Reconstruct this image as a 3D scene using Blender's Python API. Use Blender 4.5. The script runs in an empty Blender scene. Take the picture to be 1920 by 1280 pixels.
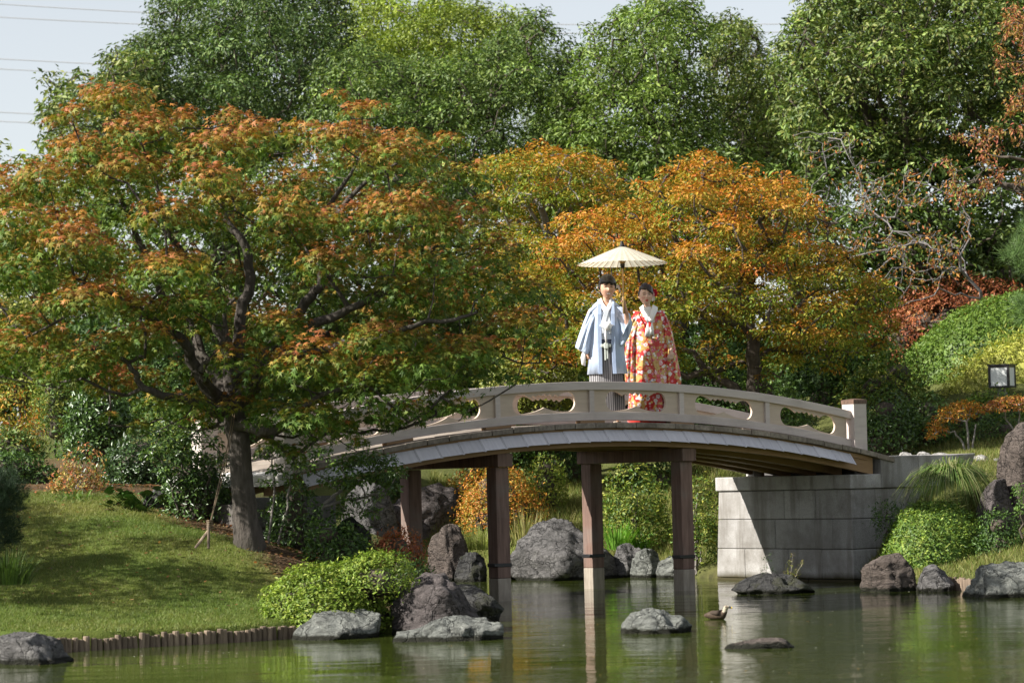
import bpy, bmesh, math, random
import numpy as np
from mathutils import Vector, Matrix

scene = bpy.context.scene
COL = scene.collection
PI = math.pi

# ------------------------------------------------------------------ camera, sky, sun, exposure
FPX, ROLL, YH, CAM_H = 5500.0, 0.0244, 897.22, 1.5     # focal length in photo pixels, roll, horizon row, height over water
PITCH = math.atan((YH - 640) / FPX)
cam_data = bpy.data.cameras.new('camera')
cam_data.sensor_fit = 'HORIZONTAL'
cam_data.sensor_width = 36.0
cam_data.lens = 36.0 * FPX / 1920.0
cam_data.clip_start = 0.5
cam_data.clip_end = 3000.0
cam_data.dof.use_dof = True
cam_data.dof.focus_distance = 37.3
cam_data.dof.aperture_fstop = 3.2
cam = bpy.data.objects.new('camera', cam_data)
COL.objects.link(cam)
cam.matrix_world = Matrix.Translation((0, 0, CAM_H)) @ Matrix.Rotation(PI / 2 + PITCH, 4, 'X') @ Matrix.Rotation(-ROLL, 4, 'Z')
scene.camera = cam

SUN_L = Vector((1.30, 0.40, -1.0)).normalized()        # the way the sunlight travels
world = bpy.data.worlds.new('World')
scene.world = world
world.use_nodes = True
wn = world.node_tree.nodes
wl = world.node_tree.links
wn.clear()
sky = wn.new('ShaderNodeTexSky')
sky.sky_type = 'NISHITA'
sky.sun_disc = False
sky.sun_elevation = math.asin(-SUN_L.z)
sky.sun_rotation = math.atan2(-SUN_L.x, -SUN_L.y)
sky.air_density = 1.0
sky.dust_density = 0.6
sky.ozone_density = 1.0
bg = wn.new('ShaderNodeBackground')
bg.inputs['Strength'].default_value = 0.08
wo = wn.new('ShaderNodeOutputWorld')
hs = wn.new('ShaderNodeHueSaturation')                    # thin autumn haze: the whole sky is pale
hs.inputs['Saturation'].default_value = 0.34
wl.new(sky.outputs[0], hs.inputs['Color'])
wl.new(hs.outputs[0], bg.inputs['Color'])
wl.new(bg.outputs[0], wo.inputs['Surface'])

sun_d = bpy.data.lights.new('sun', 'SUN')
sun_d.energy = 5.0
sun_d.angle = math.radians(0.55)
sun_d.color = (1.0, 0.955, 0.88)
sun_o = bpy.data.objects.new('sun', sun_d)
COL.objects.link(sun_o)
sun_o.rotation_euler = SUN_L.to_track_quat('-Z', 'Y').to_euler()
sun_o.location = (-30, 20, 40)

scene.view_settings.view_transform = 'Standard'
scene.view_settings.look = 'None'
scene.view_settings.gamma = 1.0
scene.view_settings.exposure = 1.03
scene.view_settings.use_curve_mapping = False
scene.cycles.max_bounces = 6
scene.cycles.diffuse_bounces = 4
scene.cycles.glossy_bounces = 3
scene.cycles.transmission_bounces = 3
scene.cycles.transparent_max_bounces = 6
scene.cycles.caustics_reflective = False
scene.cycles.caustics_refractive = False
scene.cycles.use_denoising = True

# ------------------------------------------------------------------ helpers
CP, SP_, CR, SR = math.cos(PITCH), math.sin(PITCH), math.cos(ROLL), math.sin(ROLL)

def ray(px, py):
    u, v = px - 960.0, py - 640.0
    U = CR * u - SR * v
    V = SR * u + CR * v
    return np.array([U / FPX, CP + V / FPX * SP_, SP_ - V / FPX * CP])

def at(px, py, d):
    """World point seen at photo pixel (px, py) at depth d."""
    r = ray(px, py)
    return np.array([0, 0, CAM_H]) + r / r[1] * d

def on_z(px, py, z):
    r = ray(px, py)
    return np.array([0, 0, CAM_H]) + r * (z - CAM_H) / r[2]

def ppm(d):
    return FPX / d

def hash3(ix, iy, iz, seed):
    h = (ix * 374761393 + iy * 668265263 + iz * 2147483647 + seed * 974634777) & 0xFFFFFFFF
    h = ((h ^ (h >> 13)) * 1274126177) & 0xFFFFFFFF
    h = ((h ^ (h >> 16)) * 2246822519) & 0xFFFFFFFF
    return ((h ^ (h >> 15)) & 0xFFFFFF) / float(0xFFFFFF)

def vnoise(P, seed=0):
    P = np.asarray(P, float)
    I = np.floor(P).astype(np.int64)
    f = P - I
    f = f * f * (3 - 2 * f)
    out = 0
    for dx in (0, 1):
        wx = f[:, 0] if dx else 1 - f[:, 0]
        for dy in (0, 1):
            wy = f[:, 1] if dy else 1 - f[:, 1]
            for dz in (0, 1):
                wz = f[:, 2] if dz else 1 - f[:, 2]
                out = out + wx * wy * wz * hash3(I[:, 0] + dx, I[:, 1] + dy, I[:, 2] + dz, seed)
    return out * 2 - 1

def fbm(P, octs=4, seed=0, gain=0.5):
    P = np.asarray(P, float)
    a, s, o = 1.0, 0.0, 0
    for i in range(octs):
        s = s + a * vnoise(P * (2.03 ** i) + 17.3 * i, seed + i)
        o += a
        a *= gain
    return s / o

def link(o, parent=None):
    COL.objects.link(o)
    if parent is not None:
        o.parent = parent
    return o

def tag(o, label=None, cat=None, group=None, kind=None):
    if label: o['label'] = label
    if cat: o['category'] = cat
    if group: o['group'] = group
    if kind: o['kind'] = kind
    return o

def thing(name, label, cat, loc=(0, 0, 0), rotz=0.0, group=None):
    o = bpy.data.objects.new(name, None)
    o.empty_display_size = 0.2
    o.location = tuple(loc)
    o.rotation_euler = (0, 0, rotz)
    link(o)
    return tag(o, label, cat, group)

def np_mesh(name, V, faces, mat, col=None, smooth=False):
    """faces: list of int arrays, each (n, k)."""
    V = np.asarray(V, np.float32)
    me = bpy.data.meshes.new(name)
    me.vertices.add(len(V))
    me.vertices.foreach_set('co', V.ravel())
    loops = np.concatenate([np.asarray(f, np.int32).ravel() for f in faces])
    tot = np.concatenate([np.full(len(f), np.asarray(f).shape[1], np.int32) for f in faces])
    start = np.concatenate([[0], np.cumsum(tot)[:-1]]).astype(np.int32)
    me.loops.add(len(loops))
    me.loops.foreach_set('vertex_index', loops)
    me.polygons.add(len(tot))
    me.polygons.foreach_set('loop_start', start)
    if smooth:
        me.polygons.foreach_set('use_smooth', np.ones(len(tot), bool))
    if col is not None:
        a = me.attributes.new('Col', 'FLOAT_COLOR', 'POINT')
        c = np.ones((len(V), 4), np.float32)
        c[:, :3] = col
        a.data.foreach_set('color', c.ravel())
    me.update(calc_edges=True)
    me.validate()
    if mat is not None:
        me.materials.append(mat)
    return me

def np_obj(name, V, faces, mat, parent=None, col=None, smooth=False, world_verts=True):
    """Mesh object; with world_verts the vertices are world coordinates and a parent's transform is taken off."""
    V = np.asarray(V, float)
    if parent is not None and world_verts:
        V = V - np.array(parent.location)
        rz = parent.rotation_euler[2]
        if rz:
            c, s = math.cos(-rz), math.sin(-rz)
            V = np.stack([c * V[:, 0] - s * V[:, 1], s * V[:, 0] + c * V[:, 1], V[:, 2]], 1)
    me = np_mesh(name, V, faces, mat, col, smooth)
    return link(bpy.data.objects.new(name, me), parent)

class MB:
    """Collects polygons; build() links them as one mesh object (vertices in the parent's space)."""
    def __init__(self):
        self.v, self.f = [], []
    def add(self, vs, fs):
        o = len(self.v)
        self.v += [tuple(map(float, p)) for p in vs]
        self.f += [tuple(i + o for i in q) for q in fs]
    def hexa(self, p):
        """8 points: bottom 0-3, top 4-7, both counter-clockwise."""
        self.add(p, [(3, 2, 1, 0), (4, 5, 6, 7), (0, 1, 5, 4), (1, 2, 6, 5), (2, 3, 7, 6), (3, 0, 4, 7)])
    def box(self, x0, x1, y0, y1, z0, z1):
        self.hexa([(x0, y0, z0), (x1, y0, z0), (x1, y1, z0), (x0, y1, z0), (x0, y0, z1), (x1, y0, z1), (x1, y1, z1), (x0, y1, z1)])
    def tube(self, pts, rad, n=8, caps=True):
        pts = [Vector(p) for p in pts]
        if not hasattr(rad, '__len__'):
            rad = [rad] * len(pts)
        rings = []
        ref = Vector((0.123, 0.91, 0.4))
        for i, p in enumerate(pts):
            t = (pts[min(i + 1, len(pts) - 1)] - pts[max(i - 1, 0)])
            t = t.normalized() if t.length > 1e-9 else Vector((0, 0, 1))
            a = t.cross(ref)
            if a.length < 1e-3:
                a = t.cross(Vector((1, 0, 0)))
            a.normalize()
            b = t.cross(a)
            rings.append([p + (a * math.cos(2 * PI * k / n) + b * math.sin(2 * PI * k / n)) * rad[i] for k in range(n)])
        self.loft(rings, caps=caps)
    def loft(self, rings, closed=True, caps=False):
        n = len(rings[0])
        vs = [p for r in rings for p in r]
        fs = []
        for i in range(len(rings) - 1):
            for k in range(n if closed else n - 1):
                k2 = (k + 1) % n
                fs.append((i * n + k, i * n + k2, (i + 1) * n + k2, (i + 1) * n + k))
        if caps:
            fs.append(tuple(range(n - 1, -1, -1)))
            fs.append(tuple((len(rings) - 1) * n + k for k in range(n)))
        self.add(vs, fs)
    def build(self, name, mat, parent=None, smooth=False, bevel=0, solid=0, sub=0):
        me = bpy.data.meshes.new(name)
        me.from_pydata(self.v, [], self.f)
        if smooth:
            me.polygons.foreach_set('use_smooth', np.ones(len(me.polygons), bool))
        me.update()
        if mat is not None:
            me.materials.append(mat)
        o = link(bpy.data.objects.new(name, me), parent)
        if solid:
            m = o.modifiers.new('s', 'SOLIDIFY'); m.thickness = solid; m.offset = 0
        if bevel:
            m = o.modifiers.new('b', 'BEVEL'); m.width = bevel; m.segments = 2; m.limit_method = 'ANGLE'
        if sub:
            m = o.modifiers.new('u', 'SUBSURF'); m.levels = sub; m.render_levels = sub
        return o

def bake(o):
    """Replace an object's mesh by its modified mesh."""
    dg = bpy.context.evaluated_depsgraph_get()
    dg.update()
    me = bpy.data.meshes.new_from_object(o.evaluated_get(dg))
    o.modifiers.clear()
    o.data = me
    return me

def copy_tree(o, parent=None):
    c = o.copy()
    COL.objects.link(c)
    c.parent = parent
    for ch in list(o.children):
        copy_tree(ch, c)
    return c

# ------------------------------------------------------------------ materials
def new_mat(name):
    m = bpy.data.materials.new(name)
    m.use_nodes = True
    nt = m.node_tree
    b = nt.nodes['Principled BSDF']
    return m, nt.nodes, nt.links, b

def plain(name, col, rough=0.6, spec=0.3, metal=0.0):
    m, N, L, b = new_mat(name)
    b.inputs['Base Color'].default_value = (*col, 1)
    b.inputs['Roughness'].default_value = rough
    b.inputs['Specular IOR Level'].default_value = spec
    b.inputs['Metallic'].default_value = metal
    return m

def tex_noise(N, L, scale, detail=4, rough=0.55, stretch=None, coord='Object', rot=None, dist=0.0):
    tc = N.new('ShaderNodeTexCoord')
    mp = N.new('ShaderNodeMapping')
    if stretch: mp.inputs['Scale'].default_value = stretch
    if rot: mp.inputs['Rotation'].default_value = rot
    L.new(tc.outputs[coord], mp.inputs['Vector'])
    t = N.new('ShaderNodeTexNoise')
    t.inputs['Scale'].default_value = scale
    t.inputs['Detail'].default_value = detail
    t.inputs['Roughness'].default_value = rough
    t.inputs['Distortion'].default_value = dist
    L.new(mp.outputs[0], t.inputs['Vector'])
    return t.outputs['Fac']

def ramp(N, L, fac, stops):
    r = N.new('ShaderNodeValToRGB')
    e = r.color_ramp.elements
    e[0].position, e[0].color = stops[0][0], (*stops[0][1], 1)
    e[1].position, e[1].color = stops[-1][0], (*stops[-1][1], 1)
    for p, c in stops[1:-1]:
        x = e.new(p)
        x.color = (*c, 1)
    L.new(fac, r.inputs['Fac'])
    return r.outputs['Color']

def mixc(N, L, fac, a, b, mode='MIX'):
    m = N.new('ShaderNodeMix')
    m.data_type = 'RGBA'
    m.blend_type = mode
    if isinstance(fac, (int, float)): m.inputs[0].default_value = fac
    else: L.new(fac, m.inputs[0])
    for i, c in ((6, a), (7, b)):
        if isinstance(c, tuple): m.inputs[i].default_value = (*c, 1)
        else: L.new(c, m.inputs[i])
    return m.outputs[2]

def math_n(N, L, op, a, b=None):
    m = N.new('ShaderNodeMath')
    m.operation = op
    for i, x in enumerate((a, b)):
        if x is None: continue
        if isinstance(x, (int, float)): m.inputs[i].default_value = x
        else: L.new(x, m.inputs[i])
    return m.outputs[0]

def bump(N, L, b, h, strength=0.4, dist=0.02):
    n = N.new('ShaderNodeBump')
    n.inputs['Strength'].default_value = strength
    n.inputs['Distance'].default_value = dist
    L.new(h, n.inputs['Height'])
    L.new(n.outputs[0], b.inputs['Normal'])

def leaf_mat(name, trans=0.35, rough=0.45, spec=0.35, gain=1.0):
    m, N, L, b = new_mat(name)
    a = N.new('ShaderNodeAttribute')
    a.attribute_name = 'Col'
    L.new(a.outputs['Color'], b.inputs['Base Color'])
    b.inputs['Roughness'].default_value = rough
    b.inputs['Specular IOR Level'].default_value = spec
    t = N.new('ShaderNodeBsdfTranslucent')
    c = mixc(N, L, 1.0, a.outputs['Color'], (1.15 * gain, 1.28 * gain, 0.7 * gain), 'MULTIPLY')
    L.new(c, t.inputs['Color'])
    mx = N.new('ShaderNodeMixShader')
    mx.inputs[0].default_value = trans
    L.new(b.outputs[0], mx.inputs[1])
    L.new(t.outputs[0], mx.inputs[2])
    L.new(mx.outputs[0], N['Material Output'].inputs['Surface'])
    return m

def wood_mat(name, c1, c2, scale=3.0, stretch=(0.12, 1, 1), rough=0.65, b_=0.25, rand=0.12, stain=None, bd=0.006):
    m, N, L, b = new_mat(name)
    g = tex_noise(N, L, scale * 8, 5, 0.6, stretch)
    c = ramp(N, L, g, [(0.3, c1), (0.7, c2)])
    if stain:
        s = tex_noise(N, L, 1.7, 4, 0.6)
        c = mixc(N, L, ramp(N, L, s, [(0.5, (0, 0, 0)), (0.72, (0.8, 0.8, 0.8))]), c, stain)
    oi = N.new('ShaderNodeObjectInfo')
    v = math_n(N, L, 'MULTIPLY_ADD', oi.outputs['Random'], rand * 2)
    N[-1].inputs[2].default_value = 1 - rand
    hsv = N.new('ShaderNodeHueSaturation')
    L.new(v, hsv.inputs['Value'])
    L.new(c, hsv.inputs['Color'])
    L.new(hsv.outputs[0], b.inputs['Base Color'])
    b.inputs['Roughness'].default_value = rough
    b.inputs['Specular IOR Level'].default_value = 0.25
    bump(N, L, b, g, b_, bd)
    return m

def rock_mat(name, c1, c2, c3, moss=None, scale=1.0, wl=True):
    m, N, L, b = new_mat(name)
    n1 = tex_noise(N, L, 1.6 * scale, 6, 0.65, coord='Object')
    n2 = tex_noise(N, L, 7 * scale, 8, 0.72, (1, 1, 2.0), dist=0.9)
    n3 = tex_noise(N, L, 30 * scale, 4, 0.65)
    c = ramp(N, L, n1, [(0.3, c1), (0.55, c2), (0.75, c3)])
    c = mixc(N, L, ramp(N, L, n2, [(0.42, (0, 0, 0)), (0.62, (0.9, 0.9, 0.9))]), c, tuple(0.45 * x for x in c1))
    c = mixc(N, L, ramp(N, L, n3, [(0.55, (0, 0, 0)), (0.72, (0.5, 0.5, 0.5))]), c, tuple(1.15 * x for x in c3))
    vo = N.new('ShaderNodeTexVoronoi'); vo.feature = 'DISTANCE_TO_EDGE'; vo.inputs['Scale'].default_value = 2.6 * scale
    tcv = N.new('ShaderNodeTexCoord'); nv = N.new('ShaderNodeTexNoise'); nv.inputs['Scale'].default_value = 3.0 * scale; nv.inputs['Detail'].default_value = 5
    L.new(tcv.outputs['Object'], nv.inputs['Vector'])
    vv = N.new('ShaderNodeVectorMath'); vv.operation = 'MULTIPLY_ADD'; vv.inputs[1].default_value = (0.9, 0.9, 0.9)
    L.new(nv.outputs['Color'], vv.inputs[0]); L.new(tcv.outputs['Object'], vv.inputs[2]); L.new(vv.outputs[0], vo.inputs['Vector'])
    crack = ramp(N, L, vo.outputs['Distance'], [(0.0, (0, 0, 0)), (0.035, (1, 1, 1))])
    c = mixc(N, L, crack, tuple(0.35 * x for x in c1), c)
    if moss:
        c = mixc(N, L, ramp(N, L, tex_noise(N, L, 3.1, 5, 0.7), [(0.5, (0, 0, 0)), (0.68, (0.9, 0.9, 0.9))]), c, moss)
    if wl:   # the wet, weed-darkened band just over the waterline
        ge = N.new('ShaderNodeNewGeometry')
        sx = N.new('ShaderNodeSeparateXYZ')
        L.new(ge.outputs['Position'], sx.inputs[0])
        zz = math_n(N, L, 'ADD', sx.outputs['Z'], math_n(N, L, 'MULTIPLY', n2, -0.07))
        c = mixc(N, L, ramp(N, L, zz, [(0.0, (1, 1, 1)), (0.025, (0, 0, 0))]), c, (0.02, 0.02, 0.012))
    L.new(c, b.inputs['Base Color'])
    b.inputs['Roughness'].default_value = 0.8
    b.inputs['Specular IOR Level'].default_value = 0.25
    h = math_n(N, L, 'ADD', math_n(N, L, 'ADD', n2, math_n(N, L, 'MULTIPLY', n3, 0.25)), math_n(N, L, 'MULTIPLY', crack, 0.3))
    bump(N, L, b, h, 1.0, 0.13)
    return m

M = {}
M['maple_leaf'] = leaf_mat('maple_leaf', 0.27, 0.55, 0.25)
M['leaf'] = leaf_mat('leaf', 0.22, 0.5, 0.28)
M['glossy_leaf'] = leaf_mat('glossy_leaf', 0.18, 0.34, 0.45)
M['grass'] = leaf_mat('grass_blade', 0.3, 0.55, 0.25)
M['rail'] = wood_mat('pale_cypress', (0.50, 0.435, 0.405), (0.61, 0.535, 0.49), 3.0, rand=0.06, b_=0.3, stain=(0.42, 0.36, 0.325), bd=0.01)
M['panel'] = wood_mat('panel_cypress', (0.52, 0.42, 0.33), (0.60, 0.49, 0.39), 3.0, rand=0.04, b_=0.12)
M['skirt'] = wood_mat('skirt_board', (0.50, 0.485, 0.525), (0.60, 0.585, 0.625), 3.0, stretch=(1, 0.15, 0.15), rand=0.07, b_=0.1, rough=0.45)
M['plank'] = wood_mat('weathered_plank', (0.17, 0.14, 0.115), (0.34, 0.29, 0.24), 3.0, stretch=(1, 0.1, 1), rand=0.18, stain=(0.10, 0.08, 0.06))
M['girder'] = wood_mat('girder_wood', (0.25, 0.15, 0.075), (0.34, 0.215, 0.115), 3.0, rand=0.06)
M['post'] = wood_mat('dark_post', (0.12, 0.075, 0.06), (0.25, 0.16, 0.128), 3.0, stretch=(1, 1, 0.1), rand=0.06, stain=(0.2, 0.17, 0.15))
M['post_foot'] = wood_mat('grey_post_foot', (0.25, 0.21, 0.17), (0.4, 0.35, 0.29), 3.0, stretch=(1, 1, 0.2), rand=0.06, stain=(0.17, 0.14, 0.12))
M['black_metal'] = plain('black_metal', (0.012, 0.012, 0.014), 0.45, 0.5)
M['copper'] = wood_mat('aged_copper', (0.07, 0.045, 0.035), (0.16, 0.1, 0.07), 4.0, stretch=(1, 1, 1), rough=0.5)
M['bark'] = wood_mat('maple_bark', (0.042, 0.035, 0.029), (0.105, 0.09, 0.077), 2.2, stretch=(1, 1, 0.28), rand=0.0, b_=1.0, stain=(0.045, 0.042, 0.03), rough=0.85, bd=0.04)
M['pale_bark'] = wood_mat('pale_bark', (0.17, 0.15, 0.135), (0.29, 0.265, 0.24), 3.0, stretch=(1, 1, 0.3), rand=0.05, b_=0.5, rough=0.85)
M['twig'] = wood_mat('grey_twig', (0.13, 0.12, 0.118), (0.22, 0.205, 0.2), 3.0, rand=0.05, rough=0.85)
M['dark_bark'] = wood_mat('dark_bark', (0.05, 0.04, 0.032), (0.11, 0.09, 0.07), 3.0, stretch=(1, 1, 0.3), rand=0.05, b_=0.5, rough=0.9)
M['rock_grey'] = rock_mat('grey_rock', (0.13, 0.125, 0.12), (0.21, 0.2, 0.195), (0.33, 0.32, 0.3))
M['rock_pale'] = rock_mat('pale_rock', (0.2, 0.21, 0.19), (0.3, 0.31, 0.28), (0.42, 0.42, 0.38))
M['rock_purple'] = rock_mat('purple_grey_rock', (0.11, 0.092, 0.088), (0.17, 0.145, 0.14), (0.25, 0.225, 0.215))
M['rock_dark'] = rock_mat('dark_rock', (0.05, 0.05, 0.05), (0.09, 0.088, 0.085), (0.15, 0.145, 0.14), moss=(0.06, 0.065, 0.02))
M['rock_brown'] = rock_mat('brown_rock', (0.12, 0.095, 0.08), (0.18, 0.145, 0.125), (0.27, 0.23, 0.2))
M['rock_white'] = rock_mat('white_cobble', (0.42, 0.4, 0.37), (0.55, 0.53, 0.5), (0.68, 0.66, 0.63), wl=False, scale=0.6)
# ------------------------------------------------------------------ terrain
shore_px = [(95, 1222), (200, 1217), (300, 1211), (400, 1206), (545, 1196), (640, 1186), (740, 1186), (850, 1178), (905, 1160), (885, 1138),
            (828, 1120), (792, 1102), (800, 1089), (840, 1083), (902, 1082), (960, 1083), (1100, 1084), (1180, 1081), (1265, 1081), (1335, 1084)]
shore = [tuple(on_z(x, y, 0)[:2]) for x, y in shore_px]
SH_LEFT = [(-60, 24.0), (-12, 25.6), (-6.2, 26.6)]
shore_r = [tuple(on_z(x, y, 0)[:2]) for x, y in [(1600, 1088), (1640, 1097), (1700, 1103), (1760, 1105), (1800, 1104), (1850, 1112), (1950, 1122), (2100, 1130)]]
LAND = np.array(SH_LEFT + shore + shore_r + [(12, 32.0), (60, 30.0), (400, 30.0), (400, 900), (-400, 900), (-400, 24.0)])

def poly_sd(P, poly):
    """Signed distance, positive inside."""
    P = np.asarray(P, float)
    n = len(poly)
    d2 = np.full(len(P), 1e18)
    ins = np.zeros(len(P), bool)
    for i in range(n):
        a, b = poly[i], poly[(i + 1) % n]
        e = b - a
        w = P - a
        t = np.clip((w @ e) / (e @ e), 0, 1)
        q = w - t[:, None] * e
        d2 = np.minimum(d2, (q * q).sum(1))
        c = (a[1] > P[:, 1]) != (b[1] > P[:, 1])
        with np.errstate(divide='ignore', invalid='ignore'):
            xi = (b[0] - a[0]) * (P[:, 1] - a[1]) / (b[1] - a[1]) + a[0]
        ins ^= c & (P[:, 0] < xi)
    return np.where(ins, 1, -1) * np.sqrt(d2)

gc = []
def g(px, py, d): gc.append(tuple(at(px, py, d)))
for (x, y) in SH_LEFT[1:] + shore[:5]: gc.append((x, y + 0.1, 0.15))
for (x, y) in shore[5:10]: gc.append((x, y + 0.1, 0.12))
for (x, y) in shore[10:]: gc.append((x, y + 0.1, 0.10))
for (x, y) in shore[10:12]: gc.append((x - 0.25, y, 0.12))
for (x, y) in shore_r: gc.append((x, y + 0.15, 0.12))
g(465, 1018, 32.3); g(300, 964, 34.3); g(60, 928, 35.8); g(-150, 925, 36.5); g(200, 1072, 31.0); g(0, 1085, 31.0); g(380, 1080, 31)
g(620, 1165, 29.4); g(640, 1065, 33); g(790, 1115, 32.6); g(540, 1015, 34.6); g(380, 925, 36.2); g(100, 890, 40); g(0, 870, 45); g(300, 870, 42)
g(730, 1010, 43); g(1000, 1005, 45.6); g(1080, 930, 48); g(1200, 1005, 46); g(900, 905, 50); g(700, 880, 48)
g(1330, 1000, 44.5)
for u_ in ((5.2, 43.2, 1.2), (6.2, 43.2, 1.66), (7.5, 43.6, 1.72), (5.2, 41.2, 1.35), (5.9, 39.7, 1.15), (5.3, 39.6, 0.75), (6.7, 39.6, 1.2), (5.6, 38.3, 0.25), (6.7, 38.2, 0.5), (5.4, 45.2, 1.5), (8.2, 43.0, 1.75)): gc.append(u_)
g(1850, 905, 41); g(1890, 1032, 37.5); g(1740, 1062, 38.4); g(1900, 800, 45.5); g(1880, 745, 47); g(1800, 705, 50); g(1900, 690, 53); g(1750, 700, 54)
for u_ in ((4.5, 50, 2.2), (2.0, 52, 2.0), (-3, 52, 2.2), (-8, 52, 2.4), (0, 58, 2.6), (6, 58, 3.0), (10, 58, 3.9), (-10, 60, 2.6), (0, 75, 3.2), (14, 75, 4.2), (-14, 75, 3.0),
           (30, 60, 4.4), (-30, 55, 2.4), (60, 100, 5), (-60, 100, 3), (0, 110, 3), (-25, 32, 1.0), (-12, 32, 0.9), (-12, 38, 1.7), (22, 40, 3.0), (14, 38, 1.9), (0, 200, 3), (120, 200, 4), (-120, 200, 3), (-60, 40, 1.5), (60, 50, 4)):
    gc.append(u_)
gc = np.array(gc)

def tps_fit(P, z, lam=0.02):
    n = len(P)
    d = np.linalg.norm(P[:, None] - P[None], axis=2)
    K = np.where(d > 0, d * d * np.log(d + 1e-12), 0) + lam * np.eye(n)
    Q = np.concatenate([np.ones((n, 1)), P], 1)
    A = np.block([[K, Q], [Q.T, np.zeros((3, 3))]])
    return np.linalg.solve(A, np.concatenate([z, np.zeros(3)]))
_tw = tps_fit(gc[:, :2], gc[:, 2])

def land_z(XY):
    XY = np.atleast_2d(np.asarray(XY, float))[:, :2]
    out = np.empty(len(XY))
    for i in range(0, len(XY), 20000):
        q = XY[i:i + 20000]
        d = np.linalg.norm(q[:, None] - gc[None, :, :2], axis=2)
        out[i:i + 20000] = (d * d * np.log(d + 1e-12)) @ _tw[:len(gc)] + _tw[-3] + q @ _tw[-2:]
    n = fbm(np.concatenate([XY * 0.8, np.zeros((len(XY), 1))], 1), 3, 5)
    return np.clip(out, 0.1, 7.0) + 0.035 * n

def ground_z(XY):
    XY = np.atleast_2d(np.asarray(XY, float))[:, :2]
    sd = poly_sd(XY, LAND)
    t = np.clip((sd + 0.12) / 0.16, 0, 1)
    t = t * t * (3 - 2 * t)
    return -0.7 + (land_z(XY) + 0.7) * t

def gz(x, y):
    return float(ground_z([(x, y)])[0])

xs = np.concatenate([-9 - np.geomspace(0.2, 391, 34)[::-1], np.arange(-9, 9.01, 0.12), 9 + np.geomspace(0.2, 391, 34)])
ys = np.concatenate([np.array([-60, -20, 0, 8, 14, 18, 21, 23]), np.arange(24.5, 48, 0.12), np.arange(48, 62, 0.5), 62 + np.geomspace(0.6, 838, 26)])
GX, GY = np.meshgrid(xs, ys)
XY = np.stack([GX.ravel(), GY.ravel()], 1)
Z = ground_z(XY)
nx, ny = len(xs), len(ys)
idx = np.arange(nx * ny).reshape(ny, nx)
quads = np.stack([idx[:-1, :-1].ravel(), idx[:-1, 1:].ravel(), idx[1:, 1:].ravel(), idx[1:, :-1].ravel()], 1)

def lawn_mask(XY):
    """1 on the left lawn, 0 on bare or littered soil."""
    XY = np.asarray(XY, float)
    n = fbm(np.concatenate([XY * 1.3, np.zeros((len(XY), 1))], 1), 4, 9)
    e = np.interp(XY[:, 0], [-12, -6.2, -4.6, -3.6, -3.1, -2.6, -2.0], [37.6, 36.6, 35.2, 33.5, 32.4, 31.3, 29.8])
    return np.clip((e - XY[:, 1] + 0.55 * n) / 0.7 + 0.5, 0, 1) * (XY[:, 0] < -1.2)

P3 = np.concatenate([XY, np.zeros((len(XY), 1))], 1)
n1, n2 = fbm(P3 * 0.9, 4, 3), fbm(P3 * 5, 3, 4)
lm = lawn_mask(XY)[:, None]
soil = np.array([0.12, 0.082, 0.05]) * (1 + 0.35 * n2[:, None]) + np.array([0.06, 0.04, 0.01]) * np.clip(n1[:, None], 0, 1)
grass_c = np.array([0.10, 0.145, 0.03]) * (1 + 0.3 * n2[:, None]) + np.array([0.07, 0.03, 0.012]) * np.clip(n1[:, None] + 0.2, 0, 1)
far = np.clip(np.maximum((XY[:, 1:] - 41) / 2, (XY[:, :1] - 4.4) / 0.5), 0, 1)
far_c = np.array([0.11, 0.125, 0.04]) * (1 + 0.3 * n2[:, None])
gcol = soil * (1 - lm) + grass_c * lm
gcol = gcol * (1 - far) + far_c * far
gcol = np.where(Z[:, None] < 0.0, np.array([0.05, 0.05, 0.025]), gcol)
m, N, L, b = new_mat('ground')
a = N.new('ShaderNodeAttribute'); a.attribute_name = 'Col'
nf = tex_noise(N, L, 38, 5, 0.7)
L.new(mixc(N, L, nf, mixc(N, L, 1.0, a.outputs['Color'], (0.6, 0.6, 0.6), 'MULTIPLY'), mixc(N, L, 1.0, a.outputs['Color'], (1.4, 1.35, 1.3), 'MULTIPLY')), b.inputs['Base Color'])
b.inputs['Roughness'].default_value = 0.95
b.inputs['Specular IOR Level'].default_value = 0.1
bump(N, L, b, nf, 0.8, 0.05)
M['ground'] = m
terrain = np_obj('terrain', np.concatenate([XY, Z[:, None]], 1), [quads], M['ground'], col=gcol, smooth=True)
tag(terrain, 'grassy garden ground sloping up from the pond banks', 'ground', kind='structure')

# ------------------------------------------------------------------ water
m, N, L, b = new_mat('pond_water')
b.inputs['Base Color'].default_value = (0.040, 0.054, 0.010, 1)
b.inputs['Roughness'].default_value = 0.015
b.inputs['IOR'].default_value = 1.333
b.inputs['Specular IOR Level'].default_value = 0.5
w1 = tex_noise(N, L, 1.15, 3, 0.55, (0.5, 1.0, 1))
w2 = tex_noise(N, L, 8.0, 3, 0.55, (0.28, 1.0, 1))
w3 = tex_noise(N, L, 26, 2, 0.5, (0.4, 1.0, 1))
calm = ramp(N, L, tex_noise(N, L, 0.35, 2, 0.5, (0.35, 1, 1)), [(0.38, (0.25, 0.25, 0.25)), (0.62, (1, 1, 1))])
h = math_n(N, L, 'ADD', math_n(N, L, 'MULTIPLY', w1, 1.0), math_n(N, L, 'MULTIPLY', math_n(N, L, 'ADD', math_n(N, L, 'MULTIPLY', w2, 0.42), math_n(N, L, 'MULTIPLY', w3, 0.08)), calm))
bump(N, L, b, h, 1.0, 0.012)
M['water'] = m
wb = MB()
wb.add([(-150, -60, 0), (150, -60, 0), (150, 60, 0), (-150, 60, 0)], [(0, 1, 2, 3)])
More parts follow.
